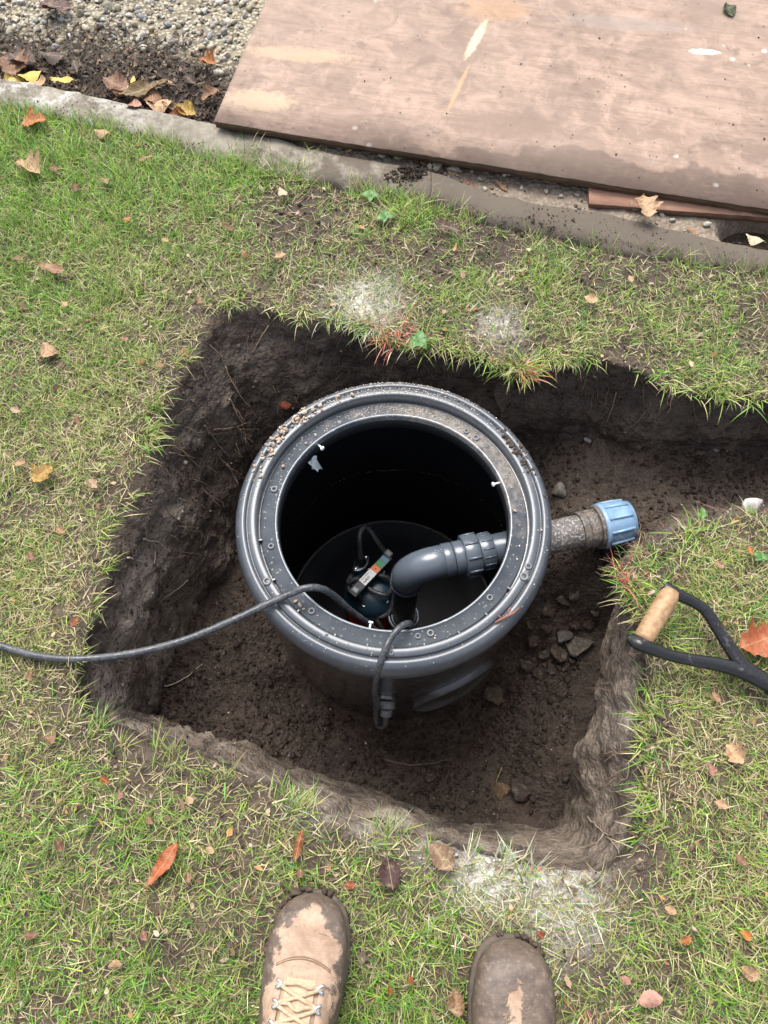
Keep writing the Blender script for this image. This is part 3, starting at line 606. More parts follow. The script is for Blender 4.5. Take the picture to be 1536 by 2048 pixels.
# ------------------------------------------------------------ discharge pipe
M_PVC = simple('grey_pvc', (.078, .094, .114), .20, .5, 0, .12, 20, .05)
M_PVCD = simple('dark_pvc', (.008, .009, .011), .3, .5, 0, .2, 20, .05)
def muddy(name, base, mud, lo, hi, rough=.6, scale=35, white=0):
    t = NT(name); c = t.coord(); n = t.noise(c, scale, 6, .7); f = t.noise(c, scale*5, 4, .7)
    col = t.mix(t.ramp(n, [(lo, 0), (hi, 1)]), base, mud)
    if white: col = t.mix(t.math('MULTIPLY', t.ramp(t.noise(c, 190, 4, .75), [(.5, 0), (.62, 1)]), white), col, (.42, .40, .38))
    return t.fin(col, t.mix(t.ramp(n, [(lo, 0), (hi, 1)]), (rough*.6,)*3, (.9,)*3), .4, 0, t.bump(t.math('ADD', n, f), .5, .002))
M_OPIPE = muddy('mud_specked_pipe', (.075, .07, .068), (.12, .105, .09), .4, .6, .6, 60, .8)
M_NUT = muddy('mud_caked_nut', (.045, .042, .04), (.115, .09, .07), .38, .55, .6, 45, .3)
def blue_material():
    t = NT('blue_cap'); c = t.coord(); n = t.noise(c, 26, 6, .7, .4); x = t.sep(c)
    m = t.ramp(t.math('ADD', n, t.math('MULTIPLY', t.math('SUBTRACT', x[2], .44), -6.0)), [(.455, 0), (.52, 1)])
    col = t.mix(m, t.mix(t.ramp(t.noise(c, 60, 4), [(.3, 0), (.7, 1)]), (.135, .235, .36), (.21, .32, .44)), (.065, .046, .034))
    return t.fin(col, t.mix(m, (.28,)*3, (.9,)*3), .5, 0, t.bump(n, .4, .002))
M_BLUE = blue_material()
PZ = -.17
A0, A1 = G(811, 1137, PZ), G(1238, 1044, PZ); dh = (A1-A0)/np.linalg.norm(A1-A0); A0 = A0+np.array([.004, 0, 0])
pipe = empty('discharge_pipe', tuple(A0+np.array([0, 0, -.44]))); O = A0+np.array([0, 0, -.44]); tag(pipe, 'grey plastic outlet pipe bending from the pump through the chamber wall to a blue fitting', 'pipe')
L0 = np.array([0, 0, .44])
def on(d): return L0+dh*d
rb = .052; arc = []
for t in np.linspace(0, 1, 16):
    a = t*math.pi/2; arc.append(L0+dh*(rb*(1-math.cos(a)))+np.array([0, 0, -rb+rb*math.sin(a)]))
epath = [L0+np.array([0, 0, -rb-.032])]+arc+[on(rb+.040)]
tube('elbow', epath, .0325, M_PVC, pipe, 36)
cyl_between('elbow_lip', L0+np.array([0, 0, -rb-.034]), L0+np.array([0, 0, -rb-.024]), .0335, M_PVC, pipe)
cyl_between('elbow_collar', on(rb+.020), on(rb+.0395), .0338, M_PVC, pipe)
cyl_between('union_tail', on(rb+.041), on(rb+.07), .0335, M_PVC, pipe)
un = cyl_between('union_nut', on(rb+.060), on(rb+.091), .0425, M_PVC, pipe, seg=40, bev=.003)
perp1 = np.cross(dh, [0, 0, 1]); 
for k in range(9):
    a = k*2*math.pi/9+.35; c0 = perp1*math.cos(a)*.0425+np.array([0, 0, 1])*math.sin(a)*.0425
    tube('grip_rib', [on(rb+.063)+c0, on(rb+.078)+c0*1.012, on(rb+.089)+c0], .0026, M_PVC, un, 8)
sl = cyl_between('coupling_sleeve', on(rb+.092), on(rb+.120), .0372, M_PVC, pipe, seg=40)
for k in range(14):
    a = k*2*math.pi/14; c0 = perp1*math.cos(a)*.0372+np.array([0, 0, 1])*math.sin(a)*.0372
    tube('grip_rib', [on(rb+.096)+c0, on(rb+.118)+c0], .0016, M_PVC, sl, 6)
cyl_between('outlet_pipe', on(rb+.119), on(.285), .0312, M_PVC, pipe)
cyl_between('wall_collar', on(rb+.160), on(rb+.172), .0365, M_PVC, pipe, seg=28)
cyl_between('outer_pipe', on(.262), on(.392), .0330, M_OPIPE, pipe, seg=40)
for d0, d1, r in [(.352, .366, .0385), (.366, .388, .0400), (.387, .397, .0440)]: cyl_between('threaded_collar', on(d0), on(d1), r, M_NUT, pipe, seg=10 if r == .04 else 36)
cap = tube('blue_end_cap', [on(.394), on(.395), on(.402), on(.404), on(.436), on(.459), on(.461)], [.044, .0468, .0472, .0448, .0432, .0405, .030], M_BLUE, pipe, 40)
for k in range(10):
    a = k*2*math.pi/10+.2; c0 = perp1*math.cos(a)+np.array([0, 0, 1])*math.sin(a)
    tube('grip_rib', [on(.403)+c0*.0452, on(.430)+c0*.0446, on(.452)+c0*.0425], .0030, M_BLUE, cap, 8)
M_INK = simple('printed_mark', (.30, .33, .36), .4, .5, 0, .1)
# raised moulded marks on the elbow leg
for k, (d, s, w) in enumerate([(rb+.002, .55, .004), (rb+.006, .50, .003), (rb+.011, .58, .005), (rb+.0175, .5, .003), (rb+.0175, .66, .003), (rb+.006, .68, .004)]):
    c0 = (np.array([0, 0, 1])*math.cos(s-.25)-(-perp1)*math.sin(s-.25)*-1)*.0327
    tube('moulded_mark', [on(d)+c0-dh*w*.5, on(d)+c0+dh*w*.5], .0007, M_INK, pipe, 6)
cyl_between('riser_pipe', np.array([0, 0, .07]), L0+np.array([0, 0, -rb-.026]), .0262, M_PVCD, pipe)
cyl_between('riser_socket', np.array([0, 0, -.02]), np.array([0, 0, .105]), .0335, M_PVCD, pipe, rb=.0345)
M_STEEL = simple('steel', (.55, .55, .55), .3, .5, 1.0, .15)
lathe('socket_ring', [(.0335, .098), (.0365, .100), (.0372, .108), (.0355, .114), (.0325, .113), (.0300, .106)][::-1], M_PVC, pipe, 40)
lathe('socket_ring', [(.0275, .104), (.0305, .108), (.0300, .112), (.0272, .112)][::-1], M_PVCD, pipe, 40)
lathe('hose_clamp', [(.0343, .050), (.0356, .051), (.0356, .061), (.0343, .062)][::-1], M_STEEL, pipe, 40)

# ------------------------------------------------------------ pump
zt = -.475
pc = G(745, 1176, zt); pump = empty('submersible_pump', (pc[0], pc[1], -.648)); tag(pump, 'dark blue and red submersible pump on the chamber floor', 'pump')
M_NAVY = simple('navy_cast_iron', (.016, .038, .058), .32, .5, 0, .15, 30, .08)
M_RED = simple('red_housing', (.42, .022, .016), .4, .5, 0, .15); M_BLK = simple('black_rubber', (.018, .018, .019), .5, .45, 0, .2)
M_CABLE = muddy('cable_rubber', (.032, .035, .040), (.085, .085, .083), .5, .75, .4, 22, .12)
hp = zt+.648
lathe('motor_housing', [(.001, hp+.010), (.022, hp+.009), (.044, hp+.003), (.057, hp-.010), (.064, hp-.024), (.0645, hp-.030), (.067, hp-.0305), (.0675, hp-.038), (.065, hp-.040), (.060, hp-.060), (.001, hp-.06)][::-1], M_NAVY, pump, 56)
lathe('red_skirt', [(.050, hp-.055), (.052, hp-.09), (.056, hp-.10), (.069, hp-.112), (.071, .0), (.001, .0)][::-1], M_RED, pump, 48)
for a in np.arange(5)*2*math.pi/5+.5:
    p = polar(.046, a, hp-.004); lathe('bolt', [(.0055, p[2]-.006), (.0055, p[2]+.003), (.0045, p[2]+.004), (.0022, p[2]+.004), (.002, p[2]+.002), (.0002, p[2]+.002)][::-1], M_STEEL, pump, 6, p[:2])
    lathe('bolt_pad', [(.0105, p[2]-.016), (.0105, p[2]-.0045), (.0085, p[2]-.003), (.0002, p[2]-.003)][::-1], M_NAVY, pump, 20, p[:2])
def pl3(u, v, z): q = G(u, v, z); return np.array([q[0]-pc[0], q[1]-pc[1], z+.648])
zh = zt+.045
h0, h1 = pl3(703, 1190, zh), pl3(778, 1112, zh); hd = (h1-h0)/np.linalg.norm(h1-h0); hn = np.cross([0, 0, 1], hd)
Mh = Matrix(((hd[0], hn[0], 0, (h0[0]+h1[0])/2), (hd[1], hn[1], 0, (h0[1]+h1[1])/2), (0, 0, 1, zh+.648), (0, 0, 0, 1)))
hl = np.linalg.norm(h1-h0)
hb = bm_obj('handle', box_bm(hl, .024, .013, .003, Mh), M_BLK, pump)
for s in (-1, 1): bm_obj('handle_post', box_bm(.014, .018, .05, .003, Mh @ Matrix.Translation((s*hl*.30, 0, -.028))), M_BLK, pump)
M_LAB = {k: simple('label_'+k, c, .45, .4, 0, .06) for k, c in dict(white=(.72, .72, .70), orange=(.75, .17, .03), green=(.02, .24, .08), ink=(.04, .05, .05), blue=(.10, .2, .3)).items()}
def sticker(name, x0, x1, y0, y1, mat, par, dz=0): return bm_obj(name, box_bm((x1-x0)*hl, (y1-y0)*.022, .0008, 0, Mh @ Matrix.Translation((((x0+x1)/2)*hl, ((y0+y1)/2)*.022, .0066+.0004+dz))), mat, par)
lb = sticker('label_plate', -.22, .08, -.45, .45, M_LAB['white'], pump)
sticker('orange_band', .082, .20, -.45, .45, M_LAB['orange'], pump); sticker('green_band', .205, .33, -.45, .45, M_LAB['green'], pump); sticker('blue_band', .335, .43, -.45, .45, M_LAB['blue'], pump)
for k, (a, b, c, d) in enumerate([(-.19, -.18, -.25, .05), (-.165, -.15, -.25, -.05), (-.14, -.128, -.22, .08), (-.115, -.10, -.25, .02), (-.085, -.07, -.2, .0), (-.055, -.045, -.22, .05), (-.19, -.12, .22, .27), (.13, .15, -.1, .08), (-.10, .0, .24, .28)]): sticker('print_mark', a, b, c, d, M_LAB['ink'], lb, .0007)
# cable entry flange on the back of the pump
ce = pl3(722, 1127, zt+.012); fl_dir = pl3(732, 1113, zt+.012)-pl3(713, 1134, zt+.012); fl_dir /= np.linalg.norm(fl_dir)
fv = []
for s, dz in [(1, -.004), (1, .004), (.93, .005), (.55, .005), (.5, .009), (.36, .009)]:
    an = np.linspace(0, 2*math.pi, 36, endpoint=False); xx = np.cos(an)*.026*s*(1-.35*0); yy = np.sin(an)*.0155*s*(1-.25*np.cos(an)**2)
    fn = np.cross([0, 0, 1], fl_dir); fv.append(ce+np.outer(xx, fl_dir)+np.outer(yy, fn)+np.array([0, 0, dz]))
np_mesh('cable_flange', np.concatenate(fv), grid_faces(6, 36, True), M_STEEL, pump)
for s in (-1, 1):
    p = ce+fl_dir*.019*s; lathe('flange_screw', [(.0042, p[2]+.003), (.0042, p[2]+.008), (.002, p[2]+.0085), (.0002, p[2]+.0085)][::-1], M_STEEL, pump, 12, p[:2])
tube('cable_boot', [ce, ce+np.array([0, 0, .016]), ce+np.array([0, 0, .034]), ce+np.array([0, 0, .05])], [.0125, .0115, .0090, .0075], M_BLK, pump, 20)
pg = pl3(763, 1144, zt+.010); lathe('plug', [(.0115, pg[2]-.006), (.0115, pg[2]), (.0085, pg[2]+.001), (.0085, pg[2]+.004), (.0045, pg[2]+.004), (.004, pg[2]+.001), (.0002, pg[2]+.001)][::-1], M_STEEL, pump, 24, pg[:2])
def cb(pts): return catmull([pl3(*p) for p in pts], 14)
top_ = ce+np.array([0, 0, .045])
c1 = catmull([top_, pl3(719, 1085, zt+.10), pl3(722, 1062, zt+.11), pl3(735, 1056, zt+.10), pl3(753, 1080, zt+.08), pl3(770, 1104, zt+.045), pl3(778, 1112, zt+.035)], 14)
tube('pump_lead', c1, .0062, M_CABLE, pump, 10)
tube('pump_lead', cb([(703, 1150, zt+.01), (697, 1165, zt+.02), (716, 1158, zt+.03), (742, 1180, zt+.03), (770, 1190, zt+.03), (782, 1180, zt+.02), (783, 1165, zt+.02), (775, 1155, zt+.03), (750, 1148, zt+.035)]), .0055, M_CABLE, pump, 10)
tube('pump_lead', cb([(785, 1165, zt+.02), (786, 1200, zt-.0), (778, 1225, zt-.02), (760, 1233, zt-.03), (745, 1228, zt-.03), (728, 1205, zt-.0), (714, 1187, zt+.03), (709, 1180, zt+.05)]), .0060, M_CABLE, pump, 10)
tube('pump_lead', cb([(748, 1230, zt-.03), (760, 1250, zt-.05), (770, 1275, zt-.09), (772, 1300, zt-.12)]), .0060, M_CABLE, pump, 10)
tube('pump_lead', cb([(700, 1160, zt+.02), (697, 1175, zt+.01), (704, 1186, zt+.02), (711, 1184, zt+.04)]), .0045, M_CABLE, pump, 10)
for (u, v, z) in [(711, 1181, zt+.048), (777, 1108, zt+.048)]:
    p = pl3(u, v, z); M_ = Matrix.Translation(Vector(p)) @ Mh.to_3x3().to_4x4(); bm_obj('cable_clip', box_bm(.016, .019, .016, .004, M_), simple('grey_clip', (.13, .15, .17), .4), pump)

# ------------------------------------------------------------ loose cables
def cable(label, pts, r, group=None):
    P = [p if len(p) == 3 and isinstance(p, np.ndarray) else G(*p) for p in pts]; P = catmull(P, 16)
    o = empty('power_cable', tuple(P[0])); m = tube('sheath', P-P[0], r, M_CABLE, o, 14); tag(o, label, 'cable'); return o
cable('long black cable trailing from the left lawn over the chamber rim', [(-420, 1215, .016), (-200, 1262, .016), (-60, 1284, .016), (0, 1292, .016), (70, 1311, .017), (150, 1318, .018), (250, 1309, .012), (360, 1283, .006), (460, 1243, .008), (530, 1210, .010), (575, 1190, .014), (612, 1176, .020), (645, 1178, .008), (672, 1195, -.03), (698, 1219, -.07), (743, 1254, -.15), (765, 1285, -.25), (768, 1330, -.45)], .0063)
gw = np.array([TC[0], TC[1], -.66])+g1+gd*.022-np.array([0, 0, .011])
cable('short black cable looping from the wall gland up over the rim', [gw, gw+np.array([-.001, -.012, -.028]), gw+np.array([-.007, -.016, -.052]), gw+np.array([-.018, -.010, -.048]), (752, 1405, -.215), (750, 1378, -.10), (757, 1340, -.018), (768, 1305, .008), (780, 1278, .012), (800, 1255, .012), (818, 1247, -.012), (826, 1262, -.08), (828, 1300, -.2)], .0058)
# bits caught in the chamber
M_WHITE = simple('white_plastic', (.72, .75, .74), .5, .4, 0, .1)
wq = G(622, 918, -.06); bits = []
for k, (dx, dz, w, l, a) in enumerate([(0, 0, .018, .045, .3), (.006, .003, .012, .034, -.25)]):
    xs = np.linspace(-1, 1, 6); V = []
    for s in np.linspace(0, 1, 9): V.append(np.stack([xs*w/2*(1-.4*s)+dx+s*.012*a*3, -.006*s-(xs**2)*.004+.001*k, np.full(6, dz-s*l)], 1))
    bits.append((np.concatenate(V), [grid_faces(9, 6)]))
V, F = join_np(bits); V2 = V.copy(); V2[:, 1] += .0012; V, F = join_np([(V, F), (V2, F)])
o = np_mesh('plastic_scrap', V, F, M_WHITE); o.location = wq; o.rotation_euler = (0, 0, .6); tag(o, 'torn strip of white plastic hanging under the chamber rim', 'scrap')
for u, v, z, lab, az in [(636, 889, -.03, 'white screw poking from the rim above the torn white strip', -.9), (997, 966, -.03, 'white screw poking from the rim on the discharge pipe side', 3.0), (741, 1249, -.035, 'white screw poking from the rim by the short looping cable', 1.6)]:
    p = G(u, v, z); a = math.atan2(p[1]-TC[1], p[0]-TC[0]); b = np.array([TC[0]+(ri-.002)*math.cos(a), TC[1]+(ri-.002)*math.sin(a), z]); d = np.array([-math.cos(a), -math.sin(a), .15])
    e = empty('screw', tuple(b)); cyl_between('shank', np.zeros(3), d*.013, .0018, M_WHITE, e, seg=10, bev=.0004); cyl_between('head', d*.012, d*.0155, .0042, M_WHITE, e, seg=14, bev=.0006); tag(e, lab, 'screw')

# ------------------------------------------------------------ spade
M_BLACKP = muddy('black_painted_steel', (.010, .010, .011), (.085, .083, .08), .58, .70, .30, 22, .0)
def wood_material():
    t = NT('grip_wood'); c = t.coord(); g = t.noise(t.mapping(c, (40, 40, 6)), 3, 6, .6); n = t.noise(c, 40, 4)
    col = t.mix(t.ramp(g, [(.3, 0), (.7, 1)]), (.20, .115, .055), (.37, .235, .125)); col = t.mix(t.ramp(n, [(.55, 0), (.75, .6)]), col, (.16, .092, .052))
    return t.fin(col, .55, .35, 0, t.bump(g, .3, .001))
M_WOOD = wood_material()
zs = .062
ga_, gb_ = G(1343, 1184, zs), G(1284, 1282, zs-.004); jn = G(1470, 1330, .040); fd = G(1620, 1410, .036)
sp = empty('spade', tuple(np.array([ga_[0], ga_[1], 0]))); so = np.array([ga_[0], ga_[1], 0]); tag(sp, 'garden spade with a wooden D grip and black forked handle lying on the grass', 'spade')
gdv = (gb_-ga_); gl = np.linalg.norm(gdv); gdv /= gl
ts = np.linspace(0, 1, 14); gp = [ga_-so+gdv*gl*t for t in ts]; gr_ = [.0156+.0012*math.sin(math.pi*t) for t in ts]; gr_[0] = gr_[-1] = .0150
# grip axis is local so that its grain follows it
gm = empty('tmp'); bpy.data.objects.remove(gm)
tube('grip', gp, gr_, M_WOOD, sp, 28)
arm = lambda pts, rads: tube('fork_arm', catmull([G(*p)-so for p in pts], 10), np.interp(np.linspace(0, 1, (len(pts)-1)*10+1), np.linspace(0, 1, len(rads)), rads), M_BLACKP, sp, 16, .8)
arm([(1262, 1277, zs-.002), (1280, 1288, zs+.006), (1310, 1300, zs), (1345, 1312, .056), (1395, 1322, .050), (1440, 1330, .045), (1490, 1345, .042), (1560, 1380, .040)], [.0105, .012, .0105, .0095, .0105, .0115, .013, .014])
arm([(1330, 1172, zs), (1348, 1186, zs+.004), (1385, 1203, .060), (1412, 1222, .056), (1436, 1258, .050), (1462, 1298, .045), (1490, 1335, .042), (1560, 1382, .040)], [.0095, .0105, .0095, .0098, .0105, .0115, .013, .014])
sdir = G(1560, 1382, .040)-G(1490, 1338, .042); sdir /= np.linalg.norm(sdir); s0 = G(1540, 1370, .040)-so
tube('socket', [s0, s0+sdir*.06, s0+sdir*.16], [.0155, .017, .016], M_BLACKP, sp, 20, .9)
s1_ = s0+sdir*.15; s1_b = s0+sdir*.62; s1_b[2] = .03
tube('shaft', [s1_, (s1_+s1_b)/2, s1_b], .0155, M_WOOD, sp, 20)
sn = np.cross([0, 0, 1], sdir); bV = []
for t, w, z in [(0, .010, .03), (.05, .02, .03), (.10, .085, .028), (.12, .088, .026), (.25, .085, .018), (.38, .080, .008), (.40, .074, .006)]:
    for s in np.linspace(-1, 1, 9): bV.append(s1_b*np.array([1, 1, 0])-sdir*np.array([.03, .03, 0])+sdir*np.array([1, 1, 0])*t+sn*w*s+np.array([0, 0, z+.006*s*s]))
bV = np.array(bV); lo_ = bV.copy(); lo_[:, 2] -= .003
np_mesh('blade', np.concatenate([bV, lo_]), [grid_faces(7, 9), grid_faces(7, 9)[:, ::-1]+63], simple('worn_steel', (.25, .24, .23), .5, .5, .8), sp)

# ------------------------------------------------------------ boots
def boot_material(name, cover, patch):
    t = NT(name); c = t.coord(); x = t.sep(c); n = t.noise(c, 28, 6, .68, .4); f = t.noise(c, 150, 4, .7); n2 = t.noise(c, 60, 5, .7)
    lea = t.mix(t.ramp(n2, [(.3, 0), (.7, 1)]), (.25, .165, .108), (.40, .285, .205))
    lea = t.mix(t.ramp(f, [(.55, 0), (.72, .5)]), lea, (.19, .12, .075))
    side = t.math('MULTIPLY', t.math('ABSOLUTE', x[0]), 17.0); toe = t.maprange(x[1], -.055, .0, 0, .75)
    low = t.maprange(x[2], .075, .035, 0, .6)
    m = t.math('ADD', t.math('ADD', side, toe), t.math('ADD', low, t.math('MULTIPLY', t.math('SUBTRACT', n, .5), 1.7)))
    m = t.math('ADD', m, cover)
    if patch:
        e2 = t.math('ADD', t.math('POWER', t.math('DIVIDE', t.math('ADD', x[0], .022), .030), 2.0), t.math('POWER', t.math('DIVIDE', t.math('ADD', x[1], .162), .042), 2.0)); m = t.math('SUBTRACT', m, t.maprange(e2, 0, 1.3, 1.9, 0))
    mk = t.ramp(m, [(.70, 0), (.80, 1)])
    stain = t.ramp(t.noise(t.mapping(c, loc=(2, 5, 1)), 17, 5, .7, .5), [(.52, 0), (.66, .6)]); lea = t.mix(stain, lea, (.17, .105, .065))
    mud = t.mix(t.ramp(n2, [(.3, 0), (.7, 1)]), (.050, .036, .028), (.135, .100, .075))
    dry = t.ramp(t.noise(c, 120, 5, .75), [(.56, 0), (.68, .6)]); mud = t.mix(dry, mud, (.20, .16, .125))
    col = t.mix(mk, lea, mud); cap = t.math('MULTIPLY', t.maprange(x[1], -.062, -.05, 0, 1), .35); 
    crease = t.noise(t.mapping(c, (12, 120, 12)), 1.2, 4, .6)
    hh = t.math('ADD', t.math('MULTIPLY', mk, .6), t.math('ADD', t.math('MULTIPLY', f, .35), t.math('MULTIPLY', crease, .5)))
    return t.fin(col, t.mix(mk, (.62,)*3, (.5,)*3), .35, 0, t.bump(hh, .55, .003))
M_LACE = simple('boot_lace', (.40, .29, .19), .85, .2, 0, .3, 300, .5); M_SOLE = muddy('muddy_sole', (.03, .026, .022), (.10, .075, .055), .35, .6, .8, 40)
M_EYE = simple('eyelet_metal', (.55, .62, .68), .3, .5, .9, .1)
def boot(label, toe, yaw, cover, patch, mirror=1):
    e = empty('work_boot', (toe[0], toe[1], .004), yaw); tag(e, label, 'boot', None)
    m = boot_material('boot_leather', cover, patch)
    st = [(.000, .004, .030, .028), (.004, .020, .044, .02), (.012, .033, .058, .016), (.025, .0435, .068, .012), (.045, .0505, .074, .010), (.075, .0545, .076, .008), (.105, .0545, .082, .008), (.135, .0525, .095, .008), (.165, .050, .112, .008), (.195, .047, .135, .008), (.225, .045, .158, .008), (.26, .044, .165, .008), (.29, .036, .165, .010), (.305, .018, .160, .02)]
    st = catmull([s for s in st], 5); n = 40; V = []; an = np.linspace(0, 2*math.pi, n, endpoint=False)
    for d, w, h, b in st:
        cx = .006*mirror*math.sin(min(d, .12)/.12*math.pi)*0+(-.010*mirror*math.exp(-(d/.03)**1.0)*0)
        ct, sn_ = np.cos(an), np.sin(an); ex = .62 if d < .13 else .78
        xx = np.sign(ct)*np.abs(ct)**.75*w+cx; zz = (b+h)/2+np.sign(sn_)*np.abs(sn_)**ex*(h-b)/2
        nar = np.where(zz > .05, 1-np.clip((zz-.05)/.12, 0, .42)*np.clip((d-.09)/.06, 0, 1), 1)
        V.append(np.stack([xx*nar, np.full(n, -d), zz+.012], 1))
    V = np.concatenate(V); p = V.copy()
    up = np.clip((V[:, 2]-.05)/.03, 0, 1); flex = np.exp(-((V[:, 1]+.108)/.022)**2)
    V[:, 2] += up*flex*(-.004+.0022*np.sin(V[:, 1]*420+V[:, 0]*30+2*fbm(p, 30, 2, 5)))+.0015*fbm(p, 35, 3, 6)
    V[:, 2] -= up*.0022*np.exp(-((V[:, 1]+.052+.10*V[:, 0]**2*8)/.0016)**2)     # toe cap seam
    V[:, 0] += .002*fbm(p, 25, 3, 8)
    up_o = np_mesh('upper', V, grid_faces(len(st), n, True), m, e)
    # shaft
    sh = []
    for z, ry, rx, cy in [(.10, .062, .046, -.235), (.15, .058, .046, -.240), (.20, .058, .047, -.245), (.235, .060, .049, -.248), (.245, .060, .049, -.248), (.244, .055, .044, -.248), (.15, .050, .040, -.243)]:
        sh.append(np.stack([rx*np.cos(an), cy+ry*np.sin(an), np.full(n, z)], 1))
    np_mesh('shaft', np.concatenate(sh), grid_faces(7, n, True), m, e)
    # welt and sole
    so_ = catmull([(-.004, .006), (.0, .024), (.012, .039), (.03, .049), (.06, .0557), (.10, .0565), (.15, .051), (.20, .046), (.26, .046), (.295, .036), (.309, .012)], 6)
    left = [(-w, -d) for d, w in so_]; right = [(w, -d) for d, w in so_[::-1]]; loop = np.array(left+right); k = len(loop); SV = []; cen = loop.mean(0)
    for sc, z in [(.0, .026), (.90, .026), (.985, .025), (1.0, .022), (1.0, .018), (.985, .014), (.98, .004), (.96, 0), (0, 0)]:
        q = cen+(loop-cen)*sc; nz = fbm(np.column_stack([q, np.full(k, z)]), 45, 3, 12)*.003*(sc > .9); q = q*(1+nz[:, None]*8); SV.append(np.column_stack([q, np.full(k, z)+nz*.5]))
    np_mesh('sole', np.concatenate(SV), grid_faces(9, k, True)[:, ::-1], M_SOLE, e)
    # tongue, facing, eyelets, laces
    def top_z(d, x=0): return float(np.interp(d, st[:, 0], st[:, 2]))+.012-.10*x*x*10
    tv_ = []
    for d in np.linspace(.098, .215, 10):
        for s in np.linspace(-1, 1, 7): tv_.append((s*.019, -d, top_z(d)+.001+.0035*(1-s*s)-.002*(d < .105)))
    np_mesh('tongue', np.array(tv_), grid_faces(10, 7), simple('tongue_leather', (.42, .30, .20), .75, .3, 0, .3, 60, .5), e)
    for s in (-1, 1):
        fv_ = []
        for d in np.linspace(.088, .215, 12):
            for k2_ in np.linspace(0, 1, 5):
                xx = s*(.0185+.017*k2_+(.006 if d > .10 else -.004)); fv_.append((xx, -d, top_z(d)-.001-.010*(k2_+.45)**2*1.0+.0038*(1-abs(2*k2_-1)**4)))
        np_mesh('lace_facing', np.array(fv_), grid_faces(12, 5)[:, ::(1 if s < 0 else -1)], m, e)
    eye = {}
    for i, d in enumerate([.106, .127, .148, .172]):
        for s in (-1, 1):
            c0 = np.array([s*.0285, -d, top_z(d)+.0015]); eye[(i, s)] = c0
            th = np.linspace(-1.3, 1.3, 8); pth = [c0+np.array([s*(.0055-.0105*(math.cos(t)))*.9, math.sin(t)*.0045, .003*math.cos(t)]) for t in th]
            tube('eyelet', pth, .0021, M_EYE, e, 8)
    for i in range(4):
        a, b = eye[(i, -1)], eye[(i, 1)]; mid = (a+b)/2+np.array([0, .004 if i % 2 == 0 else -.003, .0085])
        tube('lace', catmull([a+np.array([.004, 0, 0]), a*.7+b*.3+np.array([0, .003, .007]), mid, a*.3+b*.7+np.array([0, .001, .0075]), b-np.array([.004, 0, 0])], 8), .0026, M_LACE, e, 8, .75)
        if i < 3:
            for (p_, q_) in ((eye[(i, -1)], eye[(i+1, 1)]), (eye[(i, 1)], eye[(i+1, -1)])):
                tube('lace', catmull([p_, p_*.65+q_*.35+np.array([0, 0, .0058]), p_*.35+q_*.65+np.array([0, 0, .0062]), q_], 7), .0025, M_LACE, e, 8, .75)
    def surf(xq, d):
        w, h, b = (float(np.interp(d, st[:, 0], st[:, k_])) for k_ in (1, 2, 3)); cq = min(.999, abs(xq)/w)**(1/.75); return (b+h)/2+(1-cq*cq)**.5**(1.24 if d < .13 else 1.56)*(h-b)/2+.012
    M_ST = simple('seam_thread', (.17, .11, .07), .8, .2, 0, .2)
    for pts in () if patch else ([(xq, .074+9.0*xq*xq) for xq in np.linspace(-.036, .036, 21)], [(xq, .0765+9.0*xq*xq) for xq in np.linspace(-.036, .036, 21)], [(xq, .044+4*xq*xq) for xq in np.linspace(-.040, .040, 21)], [(.001*math.sin(d*90), d) for d in np.linspace(.006, .043, 12)]):
        tube('seam', [(a_, -d_, surf(a_, d_)-.0003) for a_, d_ in pts], .0007, M_ST, e, 6)
    # caked mud along the welt
    rg = np.random.default_rng(int(abs(toe[0])*1000)); N_ = 520; ii = rg.integers(2, k-2, N_); sidew = loop[ii, 0]*mirror < .02; ii = ii[sidew]; ps = np.column_stack([loop[ii]*rg.uniform(.93, 1.03, (len(ii), 1)), rg.uniform(.012, .034, len(ii))])
    mudc = np.array([.075, .055, .040])*rg.uniform(.7, 1.25, (len(ii), 1)); o_ = scatter_rocks('caked_mud', ps, np.clip(rg.lognormal(-5.7, .45, len(ii)), .0015, .0075), mudc, M_CRUMB, 2, 5, .8, e, True); o_['kind'] = 'stuff'
    return e
boot('tan leather work boot with clean laced top and muddy sole edge', G(633, 1786, .045), R(-7), .04, False, 1)
boot('work boot caked in dark mud over its whole toe', G(1022, 1876, .045), R(-3), .72, True, -1)

# ------------------------------------------------------------ finding the soil surface under a photo position
from mathutils.bvhtree import BVHTree
def bvh(o): return BVHTree.FromPolygons([v.co for v in o.data.vertices], [tuple(p.vertices) for p in o.data.polygons])
B_SOIL = [bvh(wall), bvh(floor), bvh(ground)]
def hit(u, v, lift=0.0):
    q = G(u, v, -.5); org = Vector((0, 0, CH)); d = (Vector(q)-org).normalized(); best = None
    for b in B_SOIL:
        h = b.ray_cast(org, d)
        if h[0] is not None and (best is None or h[3] < best[3]): best = h
    if best is None: return np.array(q)
    return np.array(best[0]+best[1]*lift)
def down(x, y, top=.2):
    best = None
    for b in B_SOIL:
        h = b.ray_cast(Vector((x, y, top)), Vector((0, 0, -1)))
        if h[0] is not None and (best is None or h[0].z > best.z): best = h[0]
    return best.z if best else 0.0
def proj(P):
    P = np.asarray(P); y = P[:, 1]; z = P[:, 2]-CH; ct, st = math.cos(TILT), math.sin(TILT); D = y*ct-z*st
    return 768+FPX*P[:, 0]/D, 1024-FPX*(y*st+z*ct)/D

